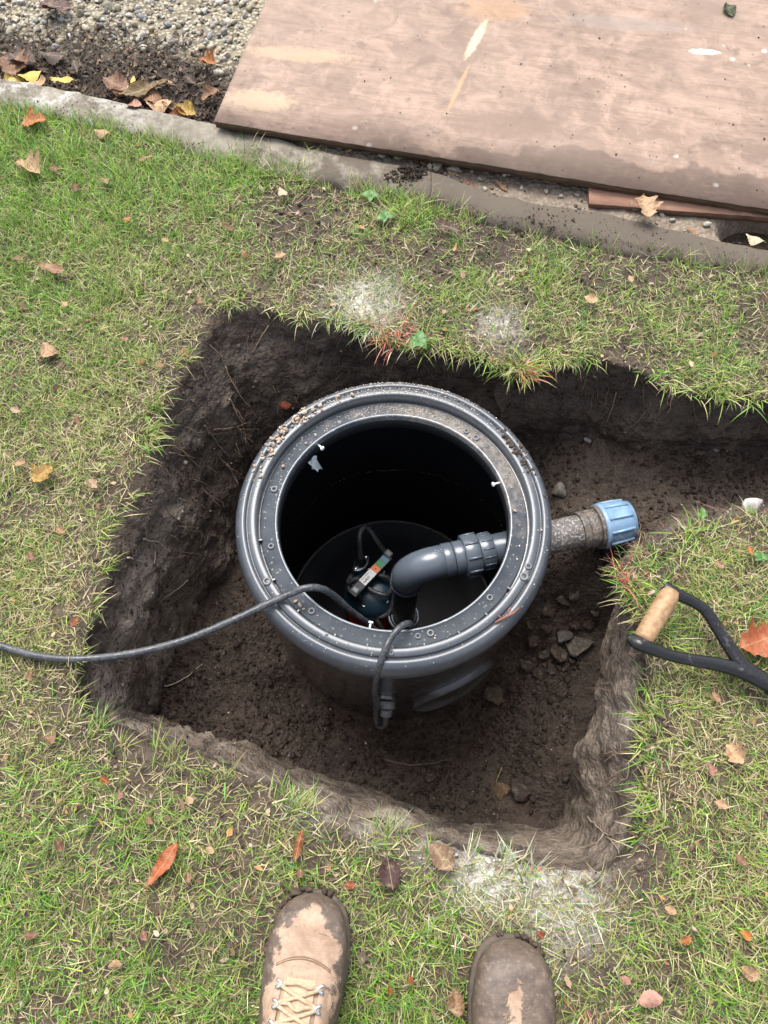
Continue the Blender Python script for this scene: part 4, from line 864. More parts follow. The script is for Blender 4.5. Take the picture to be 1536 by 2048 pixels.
# ------------------------------------------------------------ gravel
rg = np.random.default_rng(5)
def gravel_pts(n, x0, x1, y0, y1):
    x = rg.uniform(x0, x1, n); y = rg.uniform(y0, y1, n); k = y > yk_far(x)+.004; return x[k], y[k]
PAL = np.array([(.44, .41, .33), (.50, .47, .40), (.36, .33, .26), (.30, .27, .20), (.29, .285, .27), (.40, .35, .25), (.43, .37, .28), (.19, .19, .185), (.54, .52, .47), (.30, .20, .15)])
x, y = gravel_pts(16000, -1.25, .95, 1.0, 2.15); dk = y-yk_far(x)
mul = np.clip(1.3-(dk-.08)/.16+.5*fbm(P3(x, y), 9, 3, 88), 0, 1)*(x < -.28)
keep = (rg.random(len(x)) > mul*.93) & (rg.random(len(x)) < (.46+.6*fbm(P3(x, y), 12, 2, 66))*np.where(x > -.26, .28, 1)); keep &= ~((x > -.30) & (dk > .16)); x, y = x[keep], y[keep]
size = np.clip(rg.lognormal(-5.25, .55, len(x)), .0016, .013); z = gravel_z(x, y)+size*.25
cols = PAL[rg.integers(0, len(PAL), len(x))]*rg.uniform(.65, 1.1, (len(x), 1))*np.array([1, .97, .9])
tag(scatter_rocks('gravel', np.stack([x, y, z], 1), size, cols, M_PEB, 1, 3, .8), 'loose pale gravel and grit behind the kerb', 'gravel', None, 'stuff')
stone_me = []
for k in range(9):
    V, F = rock_verts(300+k, 2, .72, .5, 9); o = np_mesh('stone', V, F, M_STONE, gravel, False); stone_me.append(o.data); bpy.data.objects.remove(o)
n = 0
for _ in range(5000):
    u, v = rg.uniform(-20, 500), rg.uniform(-10, 150)
    if n >= 185: break
    if v > 88+18*math.sin(u*.02)+rg.normal()*14 or u > 500-.3*v: continue
    q = G(u, v, -.01); s = min(.017, rg.lognormal(-4.75, .3)); o = link('stone', stone_me[rg.integers(0, 9)], None, gravel); o.location = (q[0], q[1], float(gravel_z(np.array([q[0]]), np.array([q[1]]))[0])+s*.35); o.scale = (s, s*rg.uniform(.7, 1.1), s)
    o.rotation_euler = tuple(rg.uniform(-.5, .5, 2))+(rg.uniform(0, 6.3),); c = PAL[rg.integers(0, len(PAL)-1)]*rg.uniform(.75, 1.25); o.color = (*np.clip(c, 0, .8), 1); n += 1
for u, v, s in [(740, 312, 12), (765, 318, 16), (800, 322, 20), (870, 345, 24), (905, 350, 18), (690, 305, 12), (845, 338, 12), (1000, 372, 10), (1090, 392, 12), (1260, 428, 22), (1235, 425, 12), (1320, 440, 9), (1340, 450, 12), (1410, 460, 12), (1120, 402, 10), (960, 365, 10), (1150, 400, 12), (920, 352, 10), (1040, 385, 9)]:
    q = G(u, v, -.01); sc = s*.55*.00115; o = link('stone', stone_me[rg.integers(0, 9)], None, gravel); o.location = (q[0], q[1], float(gravel_z(np.array([q[0]]), np.array([q[1]]))[0])+sc*.4); o.scale = (sc*1.2, sc, sc); o.rotation_euler = (0, 0, rg.uniform(0, 6)); c = PAL[rg.choice([0, 2, 3, 5, 6])]*rg.uniform(.7, 1.1); o.color = (*c, 1)

# ------------------------------------------------------------ flakes (leaf litter, mulch) and blades
def flakes(name, pos, size, cols, mat, seed, label, cat, aspect=(.35, .9), tilt=.5, parent=None):
    r = np.random.default_rng(seed); n = len(pos); t = np.linspace(-1, 1, 4); V = np.zeros((n, 8, 3)); a = r.uniform(*aspect, n); curl = r.normal(0, .35, n); wv = np.array([.25, .9, .8, .15])
    for k in range(4):
        for j, s in enumerate((-1, 1)):
            jit = r.uniform(.6, 1.2, n); V[:, k*2+j] = np.stack([np.full(n, t[k])+r.normal(0, .1, n), s*wv[k]*a*jit, curl*t[k]**2+r.normal(0, .12, n)], 1)
    az = r.uniform(0, 6.283, n); tx, ty = r.normal(0, tilt, n), r.normal(0, tilt, n); ca, sa = np.cos(az), np.sin(az)
    V[:, :, 2] += tx[:, None]*V[:, :, 0]+ty[:, None]*V[:, :, 1]
    X = V[:, :, 0]*ca[:, None]-V[:, :, 1]*sa[:, None]; Y = V[:, :, 0]*sa[:, None]+V[:, :, 1]*ca[:, None]; V[:, :, 0], V[:, :, 1] = X, Y
    V = V*size[:, None, None]*.5+pos[:, None, :]
    F0 = np.array([[0, 1, 3, 2], [2, 3, 5, 4], [4, 5, 7, 6]]); F = (F0[None]+np.arange(n)[:, None, None]*8).reshape(-1, 4)
    return tag(np_mesh(name, V.reshape(-1, 3), F, mat, parent, True, np.repeat(cols, 8, axis=0)), label, cat, None, 'stuff')
DRY = np.array([(.30, .20, .12), (.42, .30, .20), (.22, .13, .08), (.50, .40, .29), (.36, .17, .09), (.14, .09, .06), (.45, .31, .26), (.46, .25, .10)])
# mulch of rotted leaves along the kerb
x, y = gravel_pts(19000, -1.25, -.26, 1.3, 2.05); dk = y-yk_far(x); mul = np.clip(1.3-(dk-.08)/.16+.6*fbm(P3(x, y), 9, 3, 88), 0, 1); k = rg.random(len(x)) < mul*.95; x, y = x[k], y[k]
cols = np.array([(.05, .036, .026), (.085, .06, .042), (.035, .027, .022), (.13, .09, .06), (.20, .14, .085)])[rg.choice(5, len(x), p=[.3, .3, .2, .13, .07])]*rg.uniform(.7, 1.2, (len(x), 1))
flakes('leaf_mulch', np.stack([x, y, gravel_z(x, y)+rg.uniform(.002, .012, len(x))], 1), rg.uniform(.006, .026, len(x)), cols, M_FLAKE, 6, 'dark rotted leaf mulch along the far side of the kerb', 'mulch', (.08, .5), .22)

def blades(pos, L, w, az, th0, bend, cols, tipc):
    n = len(pos); K = 4; V = np.zeros((n, 7, 3)); C_ = np.zeros((n, 7, 3)); d = np.stack([np.cos(az), np.sin(az)], 1); s = np.stack([-np.sin(az), np.cos(az)], 1); P = pos.copy(); step = L/3
    tw = RNG.uniform(-.6, .6, n)
    for k in range(K):
        t = k/3; ww = w*(1-t**1.6)*.5
        sv = np.column_stack([s*np.cos(tw)[:, None], np.sin(tw)])
        if k < 3:
            V[:, 2*k] = P-sv*ww[:, None]; V[:, 2*k+1] = P+sv*ww[:, None]; C_[:, 2*k] = C_[:, 2*k+1] = cols*(1-t)+tipc*t
        else: V[:, 6] = P; C_[:, 6] = tipc
        th = th0+bend*t; P = P+np.column_stack([d*(np.sin(th)*step)[:, None], np.cos(th)*step])
    return V, C_
F_BL = np.array([[0, 1, 3], [0, 3, 2], [2, 3, 5], [2, 5, 4], [4, 5, 6]])
def grass_obj(name, Vs, Cs, label, mat=None):
    V = np.concatenate(Vs); C_ = np.concatenate(Cs); n = len(V); F = (F_BL[None]+np.arange(n)[:, None, None]*7).reshape(-1, 3)
    return tag(np_mesh(name, V.reshape(-1, 3), F, mat or M_GRASS, None, True, C_.reshape(-1, 3)), label, 'grass', None, 'stuff')
GREENS = np.array([(.095, .215, .024), (.150, .300, .036), (.210, .345, .045), (.280, .375, .062), (.110, .240, .060)])
DARKG = np.array([(.048, .110, .020), (.070, .140, .026)])
STRAWC = np.array([(.52, .46, .23), (.62, .56, .34), (.46, .43, .17), (.45, .36, .21)]); BROWN = np.array([(.14, .10, .06), (.22, .15, .09)]); REDC = np.array([(.62, .10, .075), (.55, .16, .12), (.66, .22, .17)])
def colour(P, straw, lush, red, extra=0):
    n = len(P); base = GREENS[RNG.integers(0, 5, n)]*RNG.uniform(.75, 1.25, (n, 1)); dk = RNG.random(n) < .22; base[dk] = DARKG[RNG.integers(0, 2, dk.sum())]*RNG.uniform(.8, 1.3, (dk.sum(), 1))
    yl = RNG.random(n) < .12+.25*straw; base[yl] = base[yl]*.45+np.array([.40, .39, .10])*.6
    st = RNG.random(n) < np.clip(.17+.42*straw-.10*lush+extra, .04, .9); base[st] = STRAWC[RNG.integers(0, 4, st.sum())]*RNG.uniform(.7, 1.1, (st.sum(), 1))
    br = RNG.random(n) < .06; base[br] = BROWN[RNG.integers(0, 2, br.sum())]
    rd = RNG.random(n) < red*.5; base[rd] = REDC[RNG.integers(0, 3, rd.sum())]*RNG.uniform(.6, 1.1, (rd.sum(), 1))
    gsel = ~(st | br | rd); base[gsel] *= (1+.30*np.asarray(lush)[gsel])[:, None]*np.array([.92, 1.05, .9])
    ckb = blob_field(P, [(a, b, r*1.35, q) for a, b, r, q in CHALK]); dusty = RNG.random(n) < ckb*.7; base[dusty] = base[dusty]*.35+np.array([.56, .56, .48])*.65
    tip = base*RNG.uniform(.9, 1.25, (n, 1)); dry = RNG.random(n) < .22; tip[dry] = tip[dry]*.4+np.array([.36, .30, .15])*.6
    return base, np.clip(tip, 0, .8)
def framed(P, m=120): u, v = proj(P); return (u > -m) & (u < 1536+m) & (v > -m) & (v < 2048+m)
def lawn_points(n, pw=1.0):
    x = RNG.uniform(-1.45, 1.5, n); y = RNG.uniform(-.8, 1.62, n); P = P3(x, y); k = y < yk_near(x)-.003; k &= framed(P) | (RNG.random(n) < .12); P = P[k]
    k = ~in_poly(P, TOP); P = P[k]; d = dist_poly(P, TOP); mud = blob_field(P, [(a, b, r*1.22, q) for a, b, r, q in MUD]); lush = blob_field(P, LUSH); straw = blob_field(P, STRAW); nz = fbm(P, 9, 3, 120)
    edge = np.where(P[:, 0] < -.12, np.clip((d-.012)/.07, .06, 1), np.clip((d-.004)/.05, .15, 1)); kerbd = yk_near(P[:, 0])-P[:, 1]; low = P[:, 1] < .05
    den = np.clip(.62+.42*lush+.75*nz, .06, 1.25)*(1-.93*np.clip(mud*(1.05+.4*nz), 0, 1))*edge; k = RNG.random(len(P)) < den*pw
    return P[k], lush[k], straw[k], mud[k]
Vs, Cs = [], []
# tufts
P, lush, straw, mud = lawn_points(74000, .9); nb = RNG.integers(4, 10, len(P)); ii = np.repeat(np.arange(len(P)), nb); n = len(ii)
tdir = RNG.uniform(0, 6.283, len(P)); pos = P[ii]+np.column_stack([RNG.normal(0, .006, (n, 2)), np.zeros(n)]); pos[:, 2] = lawn_z(pos[:, 0], pos[:, 1])-.003
red = blob_field(pos, RED); base, tip = colour(pos, straw[ii], lush[ii], red)
tl = RNG.uniform(.8, 1.25, len(P)); L = np.clip(RNG.normal(.0245, .008, n)*tl[ii]*(1+.45*lush[ii]), .012, .075); az = np.where(RNG.random(n) < .6, tdir[ii]+RNG.normal(0, .8, n), RNG.uniform(0, 6.283, n))
V, C_ = blades(pos, L, RNG.uniform(.0011, .0022, n), az, np.abs(RNG.normal(.55, .38, n)), RNG.uniform(.2, 1.35, n), base, tip); Vs.append(V); Cs.append(C_)
# single stray blades, lying flatter
P, lush, straw, mud = lawn_points(150000, .9); n = len(P); P = P.copy(); P[:, 2] = lawn_z(P[:, 0], P[:, 1])+RNG.uniform(-.002, .008, n); red = blob_field(P, RED); base, tip = colour(P, straw, lush, red, .12)
V, C_ = blades(P, np.clip(RNG.normal(.026, .010, n), .010, .06), RNG.uniform(.0010, .0021, n), RNG.uniform(0, 6.283, n), RNG.uniform(.75, 1.5, n), RNG.uniform(-.1, .5, n), base, tip); Vs.append(V); Cs.append(C_)
# drooping fringe of turf over the pit edge
wgt = np.where(C[:, 1] > .70, 1.0, np.where(C[:, 0] > .25, .75, np.where(C[:, 1] < .12, .6, .35))); wgt[(C[:, 0] < -.12) & (C[:, 1] > .8)] = .35
nz = fbm(P3(C[:, 0], C[:, 1]), 16, 2, 131); wgt = wgt*np.clip(.55+1.3*nz, .02, 1.6); wgt /= wgt.sum()
ti = RNG.choice(NC, 620, p=wgt); nb = RNG.integers(4, 16, len(ti)); jj = np.repeat(ti, nb); n = len(jj); off = np.repeat(RNG.uniform(-.004, .028, len(ti)), nb)
pos = np.column_stack([C[jj, :2]+OUTN[jj]*off[:, None]+RNG.normal(0, .006, (n, 2)), np.zeros(n)]); pos[:, 2] = lawn_z(pos[:, 0], pos[:, 1])-.004
az0 = np.arctan2(-OUTN[jj, 1], -OUTN[jj, 0]); red = blob_field(pos, RED); base, tip = colour(pos, np.full(n, .45), np.zeros(n), red*1.2, .05)
V, C_ = blades(pos, np.clip(RNG.normal(.036, .014, n), .012, .085), RNG.uniform(.0015, .0028, n), az0+RNG.normal(0, .75, n), np.abs(RNG.normal(.65, .35, n)), RNG.uniform(.4, 1.7, n), base, tip); Vs.append(V); Cs.append(C_)
kx = RNG.uniform(-1.0, .95, 520); kw = np.clip(.75-.5*(kx > .0)+.9*fbm(P3(kx, kx*0), 7, 2, 180), .05, 1); kx = kx[RNG.random(520) < kw]; nb = RNG.integers(4, 12, len(kx)); kk = np.repeat(kx, nb); n = len(kk); off = np.repeat(RNG.uniform(-.012, .012, len(kx)), nb)
pos = np.column_stack([kk+RNG.normal(0, .006, n), yk_near(kk)+off+RNG.normal(0, .004, n), np.full(n, -.004)]); base, tip = colour(pos, np.full(n, .3), np.full(n, .4), np.zeros(n))
V, C_ = blades(pos, np.clip(RNG.normal(.034, .011, n), .012, .07), RNG.uniform(.0011, .0023, n), RNG.normal(1.57, .9, n), np.abs(RNG.normal(.5, .3, n)), RNG.uniform(.2, 1.2, n), base, tip); Vs.append(V); Cs.append(C_)
# named clumps that stand out
for u, v, nn, spread, ln, up in [(370, 1495, 60, 40, .05, .35), (490, 1535, 45, 40, .045, .5), (640, 1585, 40, 40, .04, .6), (1070, 800, 40, 22, .045, 1.2), (1050, 740, 60, 30, .045, .8), (1330, 765, 90, 60, .042, .9), (1440, 765, 90, 60, .042, .9), (1220, 1165, 60, 28, .05, .8), (1300, 1130, 60, 40, .05, .7), (1380, 1070, 80, 40, .05, .7), (680, 640, 60, 40, .04, .9), (830, 700, 40, 30, .045, .9), (825, 430, 110, 45, .055, .4), (610, 340, 70, 40, .05, .4), (500, 320, 70, 40, .055, .4), (1290, 1260, 40, 25, .05, .8), (1300, 1380, 50, 30, .045, .8), (1330, 1250, 90, 35, .05, .7), (1300, 1500, 30, 25, .04, .8), (160, 1330, 40, 30, .04, .9), (1250, 1650, 30, 30, .05, 1.0), (350, 870, 10, 10, .05, .6), (950, 580, 60, 60, .05, .7), (1100, 570, 60, 60, .05, .7), (1240, 630, 60, 60, .05, .7)]:
    c = G(u, v, 0); k = spread*.0009; pos = c+np.column_stack([RNG.normal(0, k*.6, (nn, 2)), np.zeros(nn)]); pos = pos[~(in_poly(pos, TOP) & (dist_poly(pos, TOP) > .004))]; n = len(pos); pos[:, 2] = lawn_z(pos[:, 0], pos[:, 1])-.003; base, tip = colour(pos, np.full(n, .3), np.full(n, .5), blob_field(pos, RED))
    V, C_ = blades(pos, np.clip(RNG.normal(ln*.78, .010, n), .015, .07), RNG.uniform(.0016, .0030, n), RNG.uniform(0, 6.283, n), np.abs(RNG.normal(up, .3, n)), RNG.uniform(.2, 1.2, n), base, tip); Vs.append(V); Cs.append(C_)
grass_obj('lawn_grass', Vs, Cs, 'short patchy green and straw-coloured lawn grass around the pit')
# thatch: dry fibres lying on the soil of the lawn
Vs, Cs = [], []
x = RNG.uniform(-1.2, 1.2, 100000); y = RNG.uniform(-.45, 1.5, 100000); P = P3(x, y); k = (y < yk_near(x)-.005) & framed(P, 40); P = P[k]; P = P[~in_poly(P, TOP)]; k = RNG.random(len(P)) > .72*blob_field(P, MUD); P = P[k]; n = len(P); P[:, 2] = lawn_z(P[:, 0], P[:, 1])+RNG.uniform(.0005, .004, n)
pal = np.array([(.42, .37, .18), (.34, .27, .15), (.50, .45, .26), (.20, .15, .09), (.28, .31, .09)]); base = pal[RNG.integers(0, 5, n)]*RNG.uniform(.7, 1.15, (n, 1))
V, C_ = blades(P, RNG.uniform(.008, .032, n), RNG.uniform(.0008, .0019, n), RNG.uniform(0, 6.283, n), RNG.uniform(1.35, 1.62, n), RNG.uniform(-.15, .15, n), base, base); Vs.append(V); Cs.append(C_)
grass_obj('lawn_thatch', Vs, Cs, 'dry straw thatch lying on the soil under the grass')
# crumbs of leaf, grit and soil on the lawn
x = RNG.uniform(-1.1, 1.1, 3300); y = RNG.uniform(-.4, 1.5, 3300); P = P3(x, y); k = (y < yk_near(x)-.01) & framed(P, 40); P = P[k]; P = P[~in_poly(P, TOP)]; n = len(P); P[:, 2] = lawn_z(P[:, 0], P[:, 1])+RNG.uniform(.001, .011, n)
flakes('leaf_litter', P, np.clip(RNG.lognormal(-4.95, .42, n), .003, .018), DRY[RNG.integers(0, len(DRY), n)]*RNG.uniform(.6, 1.1, (n, 1)), M_FLAKE, 9, 'crumbs of dead leaf scattered through the lawn grass', 'leaf litter')
x = RNG.uniform(-1.1, 1.1, 26000); y = RNG.uniform(-.4, 1.5, 26000); P = P3(x, y); k = (y < yk_near(x)+.02) & framed(P, 40); P = P[k]; P = P[~in_poly(P, TOP)]; mud = blob_field(P, MUD); chk = blob_field(P, CHALK); k = RNG.random(len(P)) < .12+.7*mud+.9*chk; P = P[k]; chk = chk[k]; n = len(P)
size = np.clip(RNG.lognormal(-6.05, .5, n), .0009, .007); P[:, 2] = lawn_z(P[:, 0], P[:, 1])+size*.3+.002*RNG.random(n); SO = np.array([(.045, .033, .024), (.075, .055, .040), (.11, .085, .062), (.16, .13, .10)]); cols = SO[RNG.integers(0, 4, n)]*RNG.uniform(.7, 1.2, (n, 1)); w = RNG.random(n) < .03+1.6*chk; cols[w] = np.array([(.60, .57, .51)])*RNG.uniform(.6, 1.1, (w.sum(), 1)); size = np.where(w, size*.62, size)
tag(scatter_rocks('lawn_crumbs', P, size, cols, M_CRUMB, 1, 12, .8), 'soil crumbs and chalky grit scattered over the lawn', 'soil', None, 'stuff')

# ------------------------------------------------------------ soil crumbs in the pit
x = RNG.uniform(-.55, 1.0, 60000); y = RNG.uniform(-.03, .93, 60000); P = P3(x, y); k = in_poly(P, BOT) & (np.hypot(x-TC[0], y-TC[1]) > .283); P = P[k]; cn = fbm(P, 8, 3, 140); k = RNG.random(len(P)) < np.clip(.42+1.0*cn, .05, 1); P = P[k]; n = len(P)
size = np.clip(RNG.lognormal(-5.95, .55, n), .0010, .011); P[:, 2] = floor_z(P[:, 0], P[:, 1])+size*.25; cols = np.array([(.026, .018, .0135), (.042, .030, .022), (.062, .045, .034)])[RNG.integers(0, 3, n)]*RNG.uniform(.75, 1.25, (n, 1)); w = RNG.random(n) < .012; cols[w] = np.array([(.40, .36, .30)])*RNG.uniform(.5, 1.1, (w.sum(), 1)); size[w] *= .6
tag(scatter_rocks('soil_crumbs', P, size, cols, M_CRUMB, 1, 14, .85), 'dark crumbled soil strewn over the pit floor and trench', 'soil', None, 'stuff')
# crumbs stuck on the banks
wi = RNG.choice(NC*72, 9000)+3*NC; wp = WV[wi]; tq = tt[wi]; k = (tq > .02) & (cl[wi] < .5); wp = wp[k]; n = len(wp); size = np.clip(RNG.lognormal(-6.0, .5, n), .001, .008); cols = np.array([(.042, .030, .022), (.064, .046, .034), (.09, .067, .05)])[RNG.integers(0, 3, n)]*RNG.uniform(.75, 1.2, (n, 1)); w = RNG.random(n) < .015; cols[w] = (.34, .29, .23)
tag(scatter_rocks('bank_crumbs', wp, size, cols, M_CRUMB, 1, 15, .9), 'crumbs of dark soil clinging to the pit banks', 'soil', None, 'stuff')
# clods and stones
clod_me = []
for k in range(6):
    V, F = rock_verts(500+k, 3, .8, .9, 10); V = V*(1+.16*fbm(V, 3, 4, 600+k)+.07*fbm(V, 9, 2, 700+k, ridge=True))[:, None]; o = np_mesh('clod', V, F, M_CLOD, None, True); clod_me.append(o.data); bpy.data.objects.remove(o)
def clod(u, v, r, col, label, cat='clod', group=None, name='soil_clod', me=None, lift=.35):
    p = hit(u, v); s = r*np.linalg.norm(p-np.array([0, 0, CH]))/FPX; o = link(name, me or clod_me[RNG.integers(0, 6)]); o.location = (p[0], p[1], p[2]+s*lift); o.scale = (s, s*RNG.uniform(.8, 1.05), s*.85); o.rotation_euler = tuple(RNG.uniform(-.3, .3, 2))+(RNG.uniform(0, 6.28),); o.color = (*col, 1); return tag(o, label, cat, group)
BR, GRY = (.055, .040, .031), (.10, .09, .08)
for u, v, r in [(1128, 1205, 13), (1092, 1255, 15), (1068, 1285, 17), (1115, 1308, 20), (1088, 1312, 14), (1056, 1332, 16), (1072, 1348, 12), (1100, 1335, 13), (1178, 1250, 14), (1150, 1250, 12), (1095, 1225, 12), (1190, 1225, 11), (1060, 1250, 11), (1130, 1335, 10), (1145, 1320, 9)]: clod(u, v, r, BR, ('large' if r > 15 else 'middling' if r > 12 else 'small')+' brown soil clod heaped between the chamber and the spade grip', 'clod', 'clods heaped beside the chamber')
clod(1127, 1276, 19, GRY, 'angular grey stone lodged in the heap of clods', 'stone', None, 'stone', stone_me[2]); clod(1162, 1293, 25, (.11, .095, .075), 'big clod flecked with pale grit, largest in the heap by the cut clay wall'); clod(1150, 1193, 15, GRY, 'grey flake of stone above the heap of clods', 'stone', None, 'stone', stone_me[4])
clod(987, 1392, 24, (.085, .065, .048), 'rounded clod leaning by the oval plate on the chamber wall'); clod(1002, 1582, 19, (.16, .105, .062), 'tan brown clod on the pit floor next to a dark clod'); clod(1042, 1582, 21, (.05, .038, .03), 'dark clod on the pit floor next to a tan clod'); clod(915, 1562, 9, BR, 'small round clod on the pit floor'); clod(862, 1556, 12, (.06, .046, .035), 'dark crumbly clod near the long twig on the pit floor')
clod(1117, 985, 22, (.20, .18, .15), 'grey tan stone half buried by the chamber rim above the pipe', 'stone', None, 'stone', stone_me[1]); clod(1496, 1016, 22, (.52, .51, .49), 'pale grey flint stone at the grassy edge of the trench', 'stone', None, 'stone', stone_me[5], .5); clod(1305, 1032, 11, (.085, .062, .047), 'small clod just beyond the blue fitting'); clod(1174, 882, 9, (.30, .29, .28), 'small grey pebble on the trench bed', 'stone', None, 'stone', stone_me[3]); clod(1280, 1090, 14, (.055, .036, .028), 'dark clod under the blue fitting'); clod(570, 803, 14, (.34, .09, .05), 'fragment of red brick in the bank behind the chamber', 'brick', None, 'brick_fragment', stone_me[6], -.45)
# soil heaps dropped on the kerb
for (cx_, cy_, sp_, nn, lab, a_) in [(820, 352, 34, 420, 'heap of dark soil dropped on the kerb', (.03, .022, .017)), (955, 385, 40, 90, 'brown crumbs of soil and leaf scattered on the muddy kerb', (.09, .065, .045)), (1110, 432, 40, 70, 'soil crumbs on the kerb before the small brown board', (.07, .052, .038))]:
    c0 = G(cx_, cy_, KZ); q = c0+np.column_stack([RNG.normal(0, sp_*.0008, nn), RNG.normal(0, sp_*.00055, nn), np.zeros(nn)]); rr = np.hypot(q[:, 0]-c0[0], q[:, 1]-c0[1]); q[:, 2] = KZ+.001+(.022*np.exp(-(rr/.022)**2) if nn > 200 else 0)*RNG.random(nn); tag(scatter_rocks('soil_heap', q, np.clip(RNG.lognormal(-6.1, .55, nn), .001, .006), np.array([a_])*RNG.uniform(.6, 1.3, (nn, 1)), M_CRUMB, 1, nn, .8), lab, 'soil', None, 'stuff')
nn = 5200; kx = RNG.uniform(-.95, 1.0, nn); kt = np.where(RNG.random(nn) < .75, 1-np.abs(RNG.normal(0, .16, nn)), RNG.random(nn)); kt = np.clip(kt, 0, 1.05); q = np.column_stack([kx, yk_far(kx)*(1-kt)+yk_near(kx)*kt, np.full(nn, KZ+.0015)-.012*np.clip((kt-.85)/.15, 0, 1)]); k = RNG.random(nn) < np.clip(.30+.5*(kx > -.05)+.9*fbm(q, 12, 3, 170), 0, 1); q = q[k]; nn = len(q)
tag(scatter_rocks('kerb_dirt', q, np.clip(RNG.lognormal(-6.8, .5, nn), .0005, .0035), np.array([(.10, .078, .058)])*RNG.uniform(.5, 1.6, (nn, 1)), M_CRUMB, 1, 78, .6), 'crumbs of mud and grit strewn along the kerb', 'dirt', None, 'stuff')
# dirt specks on the plywood
nn = 130; a_ = RNG.uniform(.15, 1.25, nn); b_ = RNG.uniform(.01, .6, nn); q = np.column_stack([p0[0]+LD[0]*a_-LD[1]*b_, p0[1]+LD[1]*a_+LD[0]*b_, np.full(nn, ZB+.001)+b_*math.sin(R(.4))]); tag(scatter_rocks('board_dirt', q, np.clip(RNG.lognormal(-6.6, .5, nn), .0006, .0038), np.array([(.07, .052, .04)])*RNG.uniform(.6, 1.6, (nn, 1)), M_CRUMB, 1, 77, .6), 'specks of dried mud scattered on the plywood sheet', 'dirt', None, 'stuff')

# ------------------------------------------------------------ pebbles and grit on the rim
TAN = [(.50, .38, .27), (.56, .45, .34), (.42, .33, .25), (.52, .33, .22), (.60, .52, .42), (.38, .33, .28)]
def rim_z(r): return float(np.interp(r, [.213, .239, .243, .2446, .248, .2605, .2635, .268, .272, .277, .2815, .2848], [-.022, -.022, -.028, -.004, 0, 0, -.0045, -.0025, -.003, -.0065, -.013, -.022]))
n = 0
while n < 70:
    a = R(RNG.normal(143, 15)); r = RNG.uniform(.2490, .2740)
    if a > R(171) or a < R(105): continue
    s = min(.0075, RNG.lognormal(-5.45, .30)); o = link('pebble', stone_me[RNG.integers(0, 9)]); o.location = (TC[0]+r*math.cos(a), TC[1]+r*math.sin(a), rim_z(r)+s*.5); o.scale = (s, s*.85, s); o.rotation_euler = (RNG.uniform(-.4, .4), RNG.uniform(-.4, .4), RNG.uniform(0, 6.3)); ci = RNG.integers(0, 6); o.color = (*(np.array(TAN[ci])*RNG.uniform(.8, 1.15)), 1); n += 1
    tag(o, ('tiny' if s < .0038 else 'small' if s < .0052 else 'largest')+' '+['tan', 'pale tan', 'brownish', 'pinkish', 'cream', 'greyish'][ci]+' pebble on the '+('flat upper ring' if r < .262 else 'rounded shoulder')+' of the chamber rim', 'pebble', 'pebbles spilled on the chamber rim')
for u, v in [(567, 933), (612, 886), (630, 870), (655, 1275), (600, 1210), (607, 1218), (590, 1203), (1030, 1022)]:
    q = G(u, v, -.02); r = math.hypot(q[0]-TC[0], q[1]-TC[1]); s = RNG.uniform(.0035, .0060); o = link('pebble', stone_me[RNG.integers(0, 9)]); o.location = (q[0], q[1], rim_z(r)+s*.5); o.scale = (s, s*.8, s*.8); o.rotation_euler = (.2, .1, RNG.uniform(0, 6)); o.color = (*TAN[RNG.integers(0, 6)], 1); tag(o, 'single tan chip lying apart on the ledge inside the rim', 'pebble', 'chips on the chamber ledge')
nn = 2600; a = np.where(RNG.random(nn) < .6, RNG.normal(R(88), R(22), nn), RNG.uniform(0, 6.283, nn)); r = np.where(RNG.random(nn) < .6, RNG.uniform(.249, .279, nn), RNG.uniform(.218, .238, nn)); k = RNG.random(nn) < np.where(np.sin(a) > .1, 1, .3); a, r = a[k], r[k]; q = np.column_stack([TC[0]+r*np.cos(a), TC[1]+r*np.sin(a), [rim_z(v)+.0005 for v in r]]); nn = len(a)
tag(scatter_rocks('mortar_grit', q, np.clip(RNG.lognormal(-7.0, .45, nn), .0004, .0022), np.array([(.52, .47, .40)])*RNG.uniform(.55, 1.15, (nn, 1)), M_PEB, 1, 31, .8), 'fine pale mortar grit dusting the chamber rim', 'grit', None, 'stuff')
nn = 60; a = RNG.normal(R(27), R(6), nn); r = RNG.uniform(.250, .278, nn); q = np.column_stack([TC[0]+r*np.cos(a), TC[1]+r*np.sin(a), [rim_z(v)+.001 for v in r]]); tag(scatter_rocks('rim_soil', q, np.clip(RNG.lognormal(-5.9, .5, nn), .001, .006), np.array([(.09, .065, .048)])*RNG.uniform(.6, 1.2, (nn, 1)), M_CRUMB, 1, 33, .8), 'brown soil crumbs on the rim above the outer pipe', 'soil', None, 'stuff')

